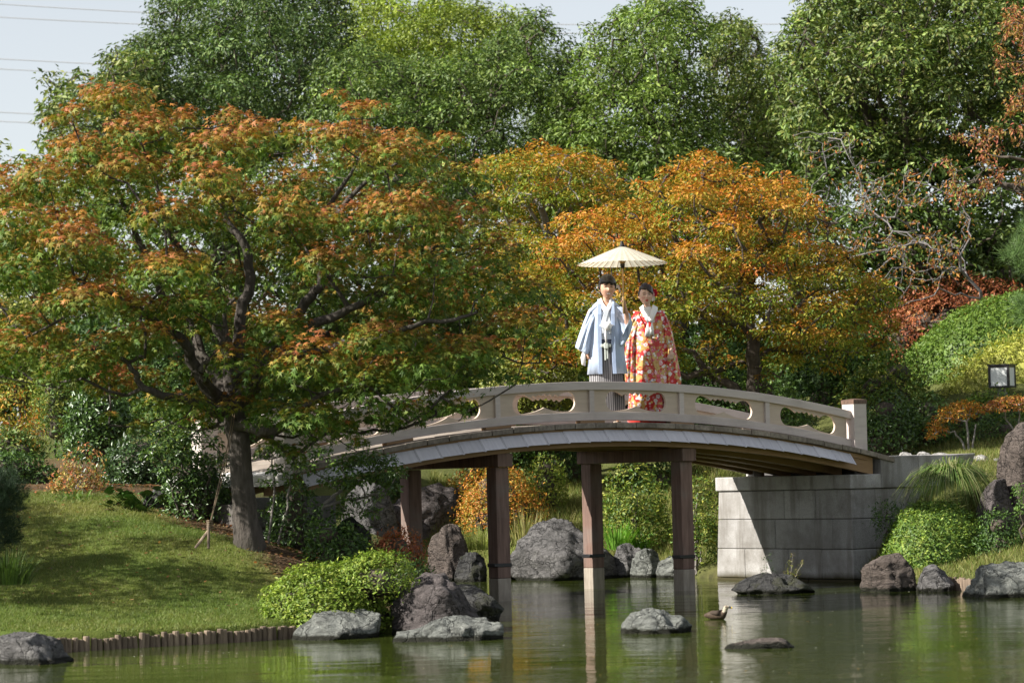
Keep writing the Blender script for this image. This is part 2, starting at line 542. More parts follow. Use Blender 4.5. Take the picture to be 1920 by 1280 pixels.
tag(wb.build('pond_water', m), 'still olive green pond water with fine ripples', 'water', kind='structure')

# ------------------------------------------------------------------ grass blades
rng = np.random.default_rng(11)
def blades(n, xr, yr, keep, length, width, colf, seed=0, lean=0.5):
    r = np.random.default_rng(seed)
    P = np.stack([r.uniform(*xr, n), r.uniform(*yr, n)], 1)
    P = P[keep(P, r)]
    z = ground_z(P)
    ok = z > 0.08
    P, z = P[ok], z[ok]
    n = len(P)
    az = r.uniform(0, 2 * PI, n)
    ln = length * r.uniform(0.5, 1.3, n)
    tilt = r.normal(0, lean, (n, 2)) * ln[:, None]
    w = width * r.uniform(0.7, 1.3, n)
    base = np.concatenate([P, z[:, None] - 0.005], 1)
    side = np.stack([np.cos(az) * w, np.sin(az) * w, np.zeros(n)], 1)
    tip = base + np.stack([tilt[:, 0], tilt[:, 1], ln], 1)
    V = np.stack([base - side, base + side, tip], 1).reshape(-1, 3)
    F = np.arange(3 * n).reshape(n, 3)
    C = np.repeat(colf(P, r), 3, axis=0)
    return V, F, C

def lawn_col(P, r):
    n = fbm(np.concatenate([P * 0.9, np.zeros((len(P), 1))], 1), 4, 3)[:, None]
    t = np.clip(0.26 + 0.7 * n + r.normal(0, 0.22, (len(P), 1)), 0, 1)
    c = np.array([0.115, 0.17, 0.032]) * (1 - t) + np.array([0.27, 0.235, 0.085]) * t
    return c * r.uniform(0.7, 1.25, (len(P), 1))

V, F_, C = blades(160000, (-7.2, -0.8), (27.6, 36.5), lambda P, r: r.uniform(0, 1, len(P)) < lawn_mask(P) + 0.03, 0.034, 0.0042, lawn_col, 3, 0.6)
tag(np_obj('grass', V, [F_], M['grass'], col=C), 'short mown lawn grass on the bank before the maple trunk', 'grass', kind='stuff')

def bank_col(P, r):
    t = np.clip(r.normal(0.45, 0.3, (len(P), 1)), 0, 1)
    c = np.array([0.14, 0.2, 0.035]) * (1 - t) + np.array([0.30, 0.25, 0.10]) * t
    return c * r.uniform(0.7, 1.2, (len(P), 1))
V, F_, C = blades(26000, (-1.4, 3.6), (43.4, 49), lambda P, r: r.uniform(0, 1, len(P)) < 1.1, 0.16, 0.006, bank_col, 5, 0.45)
tag(np_obj('grass', V, [F_], M['grass'], col=C), 'long straw coloured grass on the far bank under the bridge', 'grass', kind='stuff')
V, F_, C = blades(26000, (4.6, 8.0), (36.5, 45.5), lambda P, r: r.uniform(0, 1, len(P)) < 0.95, 0.09, 0.006, bank_col, 6, 0.5)
tag(np_obj('grass', V, [F_], M['grass'], col=C), 'patchy green grass on the bank beside the stone abutment', 'grass', kind='stuff')

# fallen leaves on the bare soil round the maple
def scatter_flat(n, pts, size, cols, seed, z_off=0.01, squash=0.6):
    r = np.random.default_rng(seed)
    P = pts
    n = len(P)
    az = r.uniform(0, 2 * PI, n)
    s = size * r.uniform(0.6, 1.4, n)
    e1 = np.stack([np.cos(az), np.sin(az), r.normal(0, 0.2, n)], 1) * s[:, None]
    e2 = np.stack([-np.sin(az), np.cos(az), r.normal(0, 0.2, n)], 1) * (s * squash)[:, None]
    Q = P + np.array([0, 0, z_off])
    V = np.stack([Q - e1, Q - e2, Q + e1, Q + e2], 1).reshape(-1, 3)
    C = np.repeat(np.array(cols)[r.integers(0, len(cols), n)] * r.uniform(0.7, 1.2, (n, 1)), 4, axis=0)
    return V, np.arange(4 * n).reshape(n, 4), C
r_ = np.random.default_rng(8)
P = np.stack([r_.uniform(-6.5, -1.5, 14000), r_.uniform(29.5, 37, 14000)], 1)
P = P[r_.uniform(0, 1, len(P)) < 1.07 - lawn_mask(P)]
zz = ground_z(P)
P = np.concatenate([P, zz[:, None]], 1)[zz > 0.1]
V, F_, C = scatter_flat(0, P, 0.022, [(0.2, 0.11, 0.06), (0.16, 0.1, 0.06), (0.3, 0.17, 0.08), (0.34, 0.12, 0.05), (0.12, 0.08, 0.05)], 9, 0.03)
tag(np_obj('fallen_leaves', V, [F_], M['grass'], col=C), 'brown fallen leaves littering the bare soil under the maple', 'leaves', kind='stuff')
# specks afloat
P = np.stack([r_.uniform(-6, 6, 520), r_.uniform(21, 43, 520), np.zeros(520)], 1)
P = P[poly_sd(P[:, :2], LAND) < -0.2]
V, F_, C = scatter_flat(0, P, 0.013, [(0.75, 0.73, 0.66), (0.7, 0.68, 0.6), (0.55, 0.5, 0.35), (0.6, 0.35, 0.08)], 10, 0.004)
V[:, 2] = 0.004
tag(np_obj('floating_specks', V, [F_], M['grass'], col=C), 'pale petals and leaf bits floating on the pond', 'specks', kind='stuff')
# ------------------------------------------------------------------ the arched bridge (local x along the deck, local -y out towards the camera side)
BX, BY, TH, BW, BL = -0.22, 36.3076, 0.6457, 1.874, 1.488
def rt(u): return 2.705 - 0.0217 * (u - 1.68) ** 2      # height of the rail's top
def dk(u): return rt(u) - 0.525                          # height of the deck
bridge = thing('arched_bridge', 'arched pale wooden footbridge spanning the pond on dark posts', 'bridge', (BX, BY, 0), TH)
U0, U1, PITCH_U = -3.2, 6.55, 0.325

def arch_bar(u0, u1, y0, y1, t0, t1, n=40, f=dk):
    """A beam that follows the arch, heights t0..t1 relative to f(u)."""
    mb = MB()
    rings = []
    for i in range(n + 1):
        u = u0 + (u1 - u0) * i / n
        rings.append([(u, y0, f(u) + t0), (u, y1, f(u) + t0), (u, y1, f(u) + t1), (u, y0, f(u) + t1)])
    mb.loft(rings, caps=True)
    return mb

random.seed(4)
n_pl = int(round((U1 - U0) / PITCH_U))
deck = arch_bar(U0, U1, 0.05, BW - 0.05, -0.09, -0.068).build('deck', M['girder'], bridge)
for i in range(n_pl):
    a0, a1 = U0 + i * PITCH_U + 0.004, U0 + (i + 1) * PITCH_U - 0.004
    o_, w_, dz = random.uniform(-0.008, 0.008), random.uniform(-0.008, 0.008), random.uniform(-0.003, 0.003)
    mb = MB()
    z0, z1 = dk(a0) + dz, dk(a1) + dz
    y0, y1 = -0.29 + o_, BW + 0.29 + w_
    mb.hexa([(a0, y0, z0 - 0.066), (a1, y0, z1 - 0.066), (a1, y1, z1 - 0.066), (a0, y1, z0 - 0.066), (a0, y0, z0), (a1, y0, z1), (a1, y1, z1), (a0, y1, z0)])
    mb.build('plank', M['plank'], deck, bevel=0.006)
for side, y in (('near', 0), ('far', BW)):
    s = -1 if side == 'near' else 1
    arch_bar(U0 + 0.1, U1 - 0.35, *sorted((y + s * 0.12, y + s * 0.205)), -0.30, -0.0685).build('edge_beam', M['girder'], bridge)
    skirt = arch_bar(U0 + 0.15, U1 - 0.45, *sorted((y + s * 0.206, y + s * 0.222)), -0.125, -0.07).build('skirt', M['girder'], bridge)
    for i in range(n_pl - 1):
        a0, a1 = U0 + 0.16 + i * PITCH_U, U0 + 0.16 + (i + 1) * PITCH_U - 0.006
        if a1 > U1 - 0.5: break
        mb = MB()
        top, bot = -0.095, -0.24
        vt, vb = 0.226, 0.345
        lap = 0.006      # each board laps a little over the next one
        p = []
        for (th_, ) in ((0.0,), (0.014,)):
            for (u, t, v, l) in ((a0, bot, vb, lap), (a1, bot, vb, 0), (a1, top, vt, 0), (a0, top, vt, lap)):
                p.append((u, y + s * (v + l + th_), dk(u) + t + 0.006 * (l > 0)))
        mb.hexa(p if s > 0 else [p[i_] for i_ in (1, 0, 3, 2, 5, 4, 7, 6)])
        mb.build('skirt_board', M['skirt'], skirt, bevel=0.003)
        mb = MB()      # narrow cover strip over the joint
        p = []
        for th_ in (0.008, 0.021):
            for (u, t, v) in ((a1 - 0.008, bot - 0.004, vb), (a1 + 0.022, bot - 0.004, vb), (a1 + 0.022, top, vt), (a1 - 0.008, top, vt)):
                p.append((u, y + s * (v + th_), dk(u) + t))
        mb.hexa(p if s > 0 else [p[i_] for i_ in (1, 0, 3, 2, 5, 4, 7, 6)])
        mb.build('cover_strip', M['skirt'], skirt)
for y in (0.42, 0.94, 1.46):
    arch_bar(U0 + 0.1, U1 - 0.4, y - 0.07, y + 0.07, -0.32, -0.091).build('girder', M['girder'], bridge)
for u in (0.0, 2 * BL):
    mb = MB(); mb.box(u - 0.115, u + 0.115, -0.17, BW + 0.17, dk(u) - 0.47, dk(u) - 0.301)
    mb.build('crossbeam', M['post'], bridge, bevel=0.008)
    zt = dk(u) - 0.472
    for y in (0, BW):
        mb = MB(); mb.box(u - 0.1, u + 0.1, y - 0.1, y + 0.1, 0.28, zt)
        p_ = mb.build('post', M['post'], bridge, bevel=0.01)
        mb = MB(); mb.box(u - 0.1005, u + 0.1005, y - 0.1005, y + 0.1005, -0.7, 0.279)
        mb.build('post_foot', M['post_foot'], p_, bevel=0.01)
        mb = MB(); mb.box(u - 0.109, u + 0.109, y - 0.109, y + 0.109, 0.42, 0.465)
        mb.box(u - 0.16, u - 0.105, y - 0.115, y - 0.08, 0.425, 0.46)
        mb.build('iron_strap', M['black_metal'], p_, bevel=0.004)

# railing panels: boards with a scalloped cloud-shaped opening
def cloud_outline():
    """Opening in panel coordinates: x -0.5..0.5, z 0..0.24 (metres), anticlockwise."""
    pts = []
    hw, zb, zt = 0.50, 0.018, 0.262
    r_end = (zt - zb) / 2
    zc = (zb + zt) / 2
    # bottom: two shallow bowls that meet in a cusp in the middle
    for i in range(13):
        t = i / 12
        x = hw * 0.78 * (-1 + t)
        pts.append((x, zb + 0.062 * t ** 2.6))
    for i in range(1, 13):
        t = i / 12
        pts.append((hw * 0.78 * t, zb + 0.062 * (1 - t) ** 2.6))
    # right end: a round lobe
    for i in range(1, 17):
        a_ = -PI / 2 + PI * 1.0 * i / 16
        pts.append((hw * 0.78 + 0.11 * math.cos(a_), zc + r_end * math.sin(a_)))
    # right upper lobe coming back to the first cusp
    for i in range(1, 8):
        t = i / 7
        pts.append((hw * 0.78 - 0.17 * t, zt - 0.055 * t ** 2.2))
    # five small scallops along the top
    x0, x1 = hw * 0.78 - 0.17, -(hw * 0.78 - 0.17)
    for k in range(5):
        xa, xb = x0 + (x1 - x0) * k / 5, x0 + (x1 - x0) * (k + 1) / 5
        base = zt - 0.05 + 0.018 * (1 - abs(k - 2) / 2)
        for i in range(1, 7):
            t = i / 6
            pts.append((xa + (xb - xa) * t, base + 0.022 * math.sin(PI * t) - 0.004 * (t == 1)))
    for i in range(0, 7):
        t = 1 - i / 7
        pts.append((-(hw * 0.78) + 0.17 * t, zt - 0.055 * t ** 2.2))
    for i in range(0, 16):
        a_ = PI / 2 + PI * i / 16
        pts.append((-hw * 0.78 + 0.11 * math.cos(a_), zc + r_end * math.sin(a_)))
    return pts

def panel_mesh(width):
    cu = bpy.data.curves.new('panel', 'CURVE')
    cu.dimensions = '2D'
    cu.fill_mode = 'BOTH'
    cu.extrude = 0.016
    outer = []
    n = 24
    for i in range(n): outer.append((-width / 2 + width * i / n, -0.004))
    outer.append((width / 2, -0.004))
    for i in range(n): outer.append((width / 2 - width * i / n, 0.284))
    outer.append((-width / 2, 0.284))
    sc = min(1.0, (width - 0.42) / 1.0)
    for pts, k in ((outer, 1), (cloud_outline(), sc)):
        sp = cu.splines.new('POLY')
        sp.points.add(len(pts) - 1)
        for q, (x, z) in zip(sp.points, pts):
            q.co = (x * k, z, 0, 1)
        sp.use_cyclic_u = True
    ob = bpy.data.objects.new('panel', cu)
    COL.objects.link(ob)
    dg = bpy.context.evaluated_depsgraph_get()
    dg.update()
    me = bpy.data.meshes.new_from_object(ob.evaluated_get(dg))
    V = np.array([v.co[:] for v in me.vertices])
    F = [tuple(p.vertices) for p in me.polygons]
    bpy.data.objects.remove(ob)
    return V, F
ST = [-2 * BL, -BL, 0, BL, 2 * BL, 3 * BL, 4 * BL]
pv, pf = panel_mesh(BL - 0.076)
for y in (0, BW):
    ya, yb = y - 0.062, y + 0.062
    rail = arch_bar(ST[0] + 0.04, ST[-1] + 0.02, ya, yb, -0.105, 0, 60, rt)
    rail = rail.build('railing', M['rail'], bridge, bevel=0.006)
    arch_bar(ST[0] + 0.04, ST[-1] + 0.02, y - 0.052, y + 0.052, -0.49, -0.385, 60, rt).build('bottom_rail', M['rail'], rail, bevel=0.005)
    for k, u in enumerate(ST):
        lo, hi = (u - 0.2, u + 0.2)
        if k == 0: lo = u + 0.02
        if k == len(ST) - 1: hi = u
        arch_bar(lo, hi, y - 0.05, y + 0.05, -0.526, -0.4905, 4, rt).build('rail_block', M['girder'], rail, bevel=0.008)
        if 0 < k < len(ST) - 1:
            arch_bar(u - 0.0375, u + 0.0375, y - 0.045, y + 0.045, -0.386, -0.104, 2, rt).build('stile', M['rail'], rail)
    for k in range(6):
        uc = (ST[k] + ST[k + 1]) / 2
        V = np.stack([pv[:, 0] + uc, y + pv[:, 2], pv[:, 1]], 1)
        V[:, 2] += rt(V[:, 0]) - 0.385
        me = bpy.data.meshes.new('railing_panel')
        me.from_pydata(V.tolist(), [], pf)
        me.materials.append(M['panel'])
        link(bpy.data.objects.new('railing_panel', me), rail)
    for u in (ST[0] - 0.09, ST[-1] + 0.13):
        zt = rt(u) + 0.17
        mb = MB(); mb.box(u - 0.118, u + 0.118, y - 0.118, y + 0.118, dk(u) - 0.05, zt)
        q = mb.build('end_post', M['rail'], rail, bevel=0.006)
        mb = MB()
        mb.box(u - 0.124, u + 0.124, y - 0.124, y + 0.124, zt - 0.052, zt + 0.004)
        mb.hexa([(u - 0.124, y - 0.124, zt + 0.004), (u + 0.124, y - 0.124, zt + 0.004), (u + 0.124, y + 0.124, zt + 0.004), (u - 0.124, y + 0.124, zt + 0.004),
                 (u - 0.02, y - 0.02, zt + 0.022), (u + 0.02, y - 0.02, zt + 0.022), (u + 0.02, y + 0.02, zt + 0.022), (u - 0.02, y + 0.02, zt + 0.022)])
        mb.build('copper_cap', M['copper'], rail)

# ------------------------------------------------------------------ granite abutments
def granite(name, c1, c2, stain=(0.12, 0.105, 0.085), moss=0.0):
    m, N, L, b = new_mat(name)
    sp = tex_noise(N, L, 120, 2, 0.8)
    big = tex_noise(N, L, 1.6, 5, 0.65)
    run = tex_noise(N, L, 3.0, 5, 0.6, (1.4, 1.4, 0.16))
    c = ramp(N, L, sp, [(0.35, c1), (0.62, c2)])
    c = mixc(N, L, ramp(N, L, big, [(0.42, (0, 0, 0)), (0.66, (0.7, 0.7, 0.7))]), c, stain)
    c = mixc(N, L, ramp(N, L, run, [(0.48, (0, 0, 0)), (0.66, (0.75, 0.75, 0.75))]), c, stain)
    oi = N.new('ShaderNodeObjectInfo')
    v = math_n(N, L, 'MULTIPLY_ADD', oi.outputs['Random'], 0.3)
    N[-1].inputs[2].default_value = 0.85
    hsv = N.new('ShaderNodeHueSaturation')
    L.new(v, hsv.inputs['Value']); L.new(c, hsv.inputs['Color'])
    c = hsv.outputs[0]
    ge = N.new('ShaderNodeNewGeometry'); sx = N.new('ShaderNodeSeparateXYZ')
    L.new(ge.outputs['Position'], sx.inputs[0])
    zz = math_n(N, L, 'ADD', sx.outputs['Z'], math_n(N, L, 'MULTIPLY', big, -0.08))
    c = mixc(N, L, ramp(N, L, zz, [(0.0, (1, 1, 1)), (0.09, (0, 0, 0))]), c, (0.05, 0.042, 0.02))
    L.new(c, b.inputs['Base Color'])
    b.inputs['Roughness'].default_value = 0.85
    b.inputs['Specular IOR Level'].default_value = 0.2
    bump(N, L, b, sp, 0.35, 0.01)
    return m
M['granite'] = granite('granite', (0.27, 0.26, 0.25), (0.47, 0.455, 0.44), (0.15, 0.135, 0.115))
M['granite_dark'] = granite('dark_granite', (0.12, 0.115, 0.115), (0.2, 0.19, 0.185), (0.06, 0.055, 0.05))
M['mortar'] = plain('mortar', (0.12, 0.11, 0.1), 0.95, 0.1)
M['ramp_stone'] = granite('ramp_stone', (0.5, 0.49, 0.47), (0.66, 0.64, 0.61), (0.4, 0.38, 0.35))

AU, AN, AF = 5.76, -0.23, 2.50        # front plane, near side (y), far side (y)
abut = thing('stone_abutment', 'pale granite block abutment carrying the end of the bridge beside the round shrub', 'abutment', (BX, BY, 0), TH)
core = MB(); core.box(AU + 0.05, 7.7, AN + 0.05, AF - 0.02, -0.7, 1.40)
core.box(6.62, 7.7, AN + 0.05, AF - 0.02, 1.40, 1.66)
core.build('core', M['mortar'], abut)
JT = 0.003
def block(u0, u1, y0, y1, z0, z1, mat='granite', b_=0.012, par=None, name='stone_block', batter=0.0):
    mb = MB()
    j = JT
    fb = lambda z: batter * (z - 1.2)
    mb.hexa([(u0 + j + 0, y0 + j, z0 + j), (u1 - j, y0 + j, z0 + j), (u1 - j, y1 - j - fb(z0), z0 + j), (u0 + j, y1 - j - fb(z0), z0 + j),
             (u0 + j, y0 + j, z1 - j), (u1 - j, y0 + j, z1 - j), (u1 - j, y1 - j - fb(z1), z1 - j), (u0 + j, y1 - j - fb(z1), z1 - j)])
    return mb.build(name, M[mat], par or abut, bevel=b_)
random.seed(9)
rows = [(-0.7, 0.03, [0.9, 1.9, 2.73]), (0.03, 0.44, [0.62, 1.30, 2.2, 2.73]), (0.44, 0.85, [0.40, 1.55, 2.73]), (0.85, 1.25, [0.72, 1.35, 2.73])]
for z0, z1, cuts in rows:
    a0 = 0
    for ci, c_ in enumerate(cuts):
        last = ci == len(cuts) - 1
        block(AU + random.uniform(0, 0.006), AU + 0.45, AN + a0, AN + c_, z0, z1, batter=0.07 if last else 0.0)
        a0 = c_
    for (s0, s1) in ((0.45, 1.1), (1.1, 1.95)):     # the side that faces the camera, next to the bank
        block(AU + s0, AU + s1, AN + random.uniform(0, 0.006), AN + 0.4, z0, z1)
block(AU - 0.03, AU + 0.55, AN - 0.025, AF + 0.03, 1.252, 1.45)          # cap course
for (s0, s1, zt) in ((6.30, 7.02, 1.69), (7.02, 7.8, 1.69)):
    block(s0, s1, AN - 0.03, AN + 0.5, 1.252, zt)
block(6.42, 6.62, 0.28, AF, 1.452, 1.55, mat='granite_dark')
mb = MB()      # stone ramp from the deck's end down to the garden path
mb.hexa([(6.57, -0.2, 1.5), (8.2, -0.1, 1.5), (8.2, 2.1, 1.5), (6.57, 2.1, 1.5), (6.57, -0.2, dk(6.55) - 0.005), (8.2, -0.2, 1.70), (8.2, 2.1, 1.70), (6.57, 2.1, dk(6.55) - 0.005)])
mb.build('ramp_slab', M['granite'], abut, bevel=0.01)
mb = MB(); mb.box(5.98, 6.14, 1.98, 2.14, 1.452, 1.62)
mb.build('bearing_block', M['ramp_stone'], abut, bevel=0.008)

labut = thing('stone_abutment', 'dark shaded stone abutment under the bridge end behind the maple trunk', 'abutment', (BX, BY, 0), TH)
core = MB(); core.box(-3.7, -2.66, -0.3, BW + 0.3, -0.2, 1.28)
core.build('core', M['mortar'], labut)
for z0, z1, cuts in ((0.0, 0.62, [-3.75, -3.3, -2.62]), (0.62, 1.0, [-3.75, -3.1, -2.62]), (1.0, 1.36, [-3.75, -3.4, -2.62])):
    for c0, c1 in zip(cuts[:-1], cuts[1:]):
        block(c0, c1, -0.36 + random.uniform(0, 0.01), -0.05, z0, z1, 'granite_dark', 0.02, labut)
mb = MB()
rings = []
for i in range(13):
    u = -3.21 - 0.2 * i / 12
    zt = max(dk(u), 1.14 + 0.1) - 0.008
    rings.append([(u, -0.33, zt - 0.13), (u, BW + 0.33, zt - 0.13), (u, BW + 0.33, zt), (u, -0.33, zt)])
mb.loft(rings, caps=True)
mb.build('ramp_slab', M['ramp_stone'], labut)
# ------------------------------------------------------------------ foliage machinery
def leaf_diamond(w=0.42, fold=0.10):
    v = np.array([(0, 0, 0), (w / 2, 0.45, fold), (0, 1, -0.06), (-w / 2, 0.45, fold)])
    return v, np.array([(0, 1, 2), (0, 2, 3)])
def leaf_maple():
    vs, fs = [], []
    for a_, l in zip([-8, 41, 90, 139, 188], [0.62, 0.9, 1.05, 0.9, 0.62]):
        a_ = math.radians(a_)
        d, p = np.array([math.cos(a_), math.sin(a_)]), np.array([-math.sin(a_), math.cos(a_)])
        o = len(vs)
        for q, z in ((d * 0.02 - p * 0.15, 0.02), (d * 0.02 + p * 0.15, 0.02), (d * l, -0.16 * l)): vs.append((q[0], q[1], z))
        fs.append((o, o + 1, o + 2))
    return np.array(vs, float), np.array(fs)
def leaf_needles(n=7):
    vs, fs = [], []
    for k in range(n):
        a_ = 2 * PI * k / n
        d = np.array([0.55 * math.cos(a_), 0.55 * math.sin(a_), 0.8])
        d /= np.linalg.norm(d)
        s = np.array([-math.sin(a_), math.cos(a_), 0]) * 0.018
        o = len(vs)
        vs += [-s, s, d]
        fs.append((o, o + 1, o + 2))
    return np.array(vs), np.array(fs)
LEAF = {'diamond': leaf_diamond(), 'broad': leaf_diamond(0.62, 0.08), 'slim': leaf_diamond(0.24, 0.05), 'maple': leaf_maple(), 'needles': leaf_needles()}

def unit(v):
    return v / np.maximum(np.linalg.norm(v, axis=1, keepdims=True), 1e-9)

def leaf_arrays(P, Nrm, Dir, size, kind):
    """Leaves at P with face normal Nrm, tip direction Dir (made orthogonal)."""
    T, F = LEAF[kind]
    Nn = unit(Nrm)
    Y = unit(Dir - (Dir * Nn).sum(1, keepdims=True) * Nn)
    X = np.cross(Y, Nn)
    if kind == 'needles':
        A, B_, C_ = X, np.cross(Nn, X), Nn
    else:
        A, B_, C_ = X, Y, Nn
    s = size[:, None, None]
    V = P[:, None, :] + s * (T[None, :, 0:1] * A[:, None] + T[None, :, 1:2] * B_[:, None] + T[None, :, 2:3] * C_[:, None])
    k = len(T)
    FF = (F[None] + (np.arange(len(P)) * k)[:, None, None]).reshape(-1, 3)
    return V.reshape(-1, 3), FF, k

def pick_palette(r, n, pal, w=None, jit=0.18):
    pal = np.array(pal, float)
    w = np.ones(len(pal)) if w is None else np.array(w, float)
    i = r.choice(len(pal), n, p=w / w.sum())
    j = r.choice(len(pal), n, p=w / w.sum())
    t = r.uniform(0, 1, (n, 1)) * 0.5
    c = pal[i] * (1 - t) + pal[j] * t
    return np.clip(1.22 * c * np.clip(r.normal(1, jit, (n, 1)), 0.5, 1.6), 0, 0.6)

def pad_leaves(r, pads, per_m2, size, kind, colf, droop=0.35, low=-0.35, fill=0.25):
    """pads: (n, 6) centre and radii. Leaves lie in a thick shell over each pad, denser on the upper side."""
    Ps, Ns, Hs, Ids = [], [], [], []
    for k, (cx, cy, cz, rx, ry, rz) in enumerate(pads):
        area = 2 * PI * ((rx * ry) ** 1.6 / 1 + 0) ** (1 / 1.6) + PI * (rx + ry) * rz
        n = max(12, int(area * per_m2 * r.uniform(0.75, 1.25)))
        d = r.normal(0, 1, (n * 2, 3))
        d = unit(d)
        d = d[d[:, 2] > low - 0.4 * r.uniform(0, 1, len(d)) ** 2][:n]
        n = len(d)
        q = 1 - fill * np.abs(r.normal(0, 1, n)) + 0.06 * r.normal(0, 1, n)
        lump = 1 + 0.28 * vnoise(d * 2.1 + k * 7.7, 31) + 0.12 * vnoise(d * 5.0 + k * 3.1, 32)
        q = q * lump + np.where(r.uniform(0, 1, n) < 0.10, r.uniform(0, 0.30, n), 0)
        Ps.append(np.array([cx, cy, cz]) + d * np.array([rx, ry, rz]) * q[:, None])
        nn = d * np.array([1 / rx, 1 / ry, 1 / rz])
        Ns.append(unit(nn))
        Hs.append(d[:, 2] * q)
        Ids.append(np.full(n, k))
    P, Nn, Hh, Id = np.concatenate(Ps), np.concatenate(Ns), np.concatenate(Hs), np.concatenate(Ids)
    n = len(P)
    Nrm = unit(Nn * 0.75 + np.array([0, 0, 0.55]) + r.normal(0, 0.42, (n, 3)))
    Dir = unit(Nn + r.normal(0, 0.7, (n, 3)) + np.array([0, 0, -droop * 2]))
    sz = size * r.uniform(0.65, 1.3, n)
    C = colf(r, P, Hh, Id)
    V, F, k = leaf_arrays(P, Nrm, Dir, sz, kind)
    return V, F, np.repeat(C, k, axis=0)

class Wood:
    """A branching skeleton: nodes with parents; thickness grows with what each node carries."""
    def __init__(self): self.p, self.par, self.rmin, self.load, self.buf = [], [], [], [], np.zeros((64, 3))
    def node(self, p, par, rmin=0.0):
        if len(self.p) >= len(self.buf): self.buf = np.concatenate([self.buf, np.zeros_like(self.buf)])
        self.buf[len(self.p)] = p
        self.p.append(np.array(p, float)); self.par.append(par); self.rmin.append(rmin); self.load.append(0)
        return len(self.p) - 1
    def limb(self, pts, rads, par=-1, wob=0.0, r=None, sub=3):
        last = par
        ids = []
        pts = [np.array(p, float) for p in pts]
        for i in range(len(pts)):
            if i and sub > 1:
                for k in range(1, sub):
                    t = k / sub
                    q = pts[i - 1] * (1 - t) + pts[i] * t
                    if r is not None: q = q + r.normal(0, wob, 3)
                    last = self.node(q, last, rads[i - 1] * (1 - t) + rads[i] * t); ids.append(last)
            last = self.node(pts[i], last, rads[i]); ids.append(last)
        return ids
    def reach(self, target, r, seg=0.3, wob=0.05, up=0.25, root=None):
        P = self.buf[:len(self.p)]
        d = np.linalg.norm(P - target, axis=1) + 0.35 * np.maximum(0, P[:, 2] - target[2] + 0.05)
        if root is not None: d[:root] += 0.6
        j = int(np.argmin(d))
        a = self.p[j]
        n = max(2, int(np.linalg.norm(target - a) / seg))
        last = j
        bow = np.array([0, 0, -up * np.linalg.norm(target - a) * 0.4]) if up else 0
        for k in range(1, n + 1):
            t = k / n
            q = a * (1 - t) + target * t + bow * (4 * t * (1 - t)) * 0.5 + r.normal(0, wob, 3) * (t < 1)
            last = self.node(q, last)
        self.load[last] += 1
        return last
    def mesh(self, r_tip=0.008, power=0.45, sides=6, rmax=1.0):
        n = len(self.p)
        load = np.array(self.load, float)
        for i in range(n - 1, -1, -1):
            if self.par[i] >= 0: load[self.par[i]] += load[i]
        R = np.minimum(np.maximum(r_tip * np.maximum(load, 0.6) ** power, np.array(self.rmin)), rmax)
        V, F = [], []
        cs = np.array([(math.cos(2 * PI * k / sides), math.sin(2 * PI * k / sides)) for k in range(sides)])
        for i in range(n):
            j = self.par[i]
            if j < 0: continue
            a, b_ = self.p[j], self.p[i]
            t = b_ - a
            L_ = np.linalg.norm(t)
            if L_ < 1e-6: continue
            t = t / L_
            e = np.cross(t, (0.31, 0.82, 0.47)); e /= np.linalg.norm(e)
            f = np.cross(t, e)
            ra = min(R[j], R[i] * 1.35 + 0.004)
            o = len(V)
            for (c_, rr) in ((a - t * ra * 0.3, ra), (b_ + t * R[i] * 0.3, R[i])):
                for (x, y) in cs: V.append(c_ + (e * x + f * y) * rr)
            for k in range(sides):
                k2 = (k + 1) % sides
                F.append((o + k, o + k2, o + sides + k2, o + sides + k))
        return np.array(V), np.array(F)

def in_poly(P, poly):
    return poly_sd(P, np.array(poly, float)) > 0

def pads_in(r, poly, d0, depth, n, rad, flat=0.7, spacing=0.75, holes=(), shell=0.5, tries=6000, ragged=0.28):
    """Pads spread through the volume whose outline from the viewpoint is poly (photo pixels at depth d0)."""
    poly = np.array(poly, float)
    lo, hi = poly.min(0), poly.max(0)
    c = poly.mean(0)
    out = []
    buf = np.zeros((n + 1, 4))
    s0 = ppm(d0)
    cand = r.uniform(lo, hi, (tries, 2))
    sd = poly_sd(cand, poly)
    mx = max(sd.max(), 1)
    for q, s in zip(cand, sd):
        if len(out) >= n: break
        R = rad * r.uniform(0.7, 1.3)
        if s < R * s0 * 0.36: continue
        e = min(1.0, s / mx)
        hd = depth * math.sqrt(1 - (1 - e) ** 2)
        t = r.uniform(-1, 1)
        if shell and abs(t) < shell * r.uniform(0, 1): t = math.copysign(shell + (1 - shell) * abs(t), t)
        if any(((q[0] - hx) / hw) ** 2 + ((q[1] - hy) / hh) ** 2 < 1 and t < ht for hx, hy, hw, hh, ht in holes): continue
        w = at(q[0], q[1], d0 + hd * t)
        # keep the outline: scale about the viewpoint is not needed, the depth is small against the distance
        k_ = len(out)
        if k_ and (np.sqrt((((buf[:k_, :3] - w) * (1, 1, 1.25)) ** 2).sum(1)) < spacing * (R + buf[:k_, 3])).any(): continue
        buf[k_] = (*w, R)
        out.append((w[0], w[1], w[2], R, R * r.uniform(0.9, 1.2), R * flat * r.uniform(0.85, 1.15)))
    # small sprays that break the outline
    for _ in range(int(n * ragged)):
        i = r.integers(len(poly)); t = r.uniform(0, 1)
        q = poly[i] * (1 - t) + poly[(i + 1) % len(poly)] * t
        R = rad * r.uniform(0.3, 0.6)
        q = q + (q - c) / max(np.linalg.norm(q - c), 1) * R * s0 * r.uniform(-0.6, 0.7)
        w = at(q[0], q[1], d0 + depth * 0.4 * r.uniform(-1, 1))
        out.append((w[0], w[1], w[2], R, R, R * flat))
    return np.array(out)

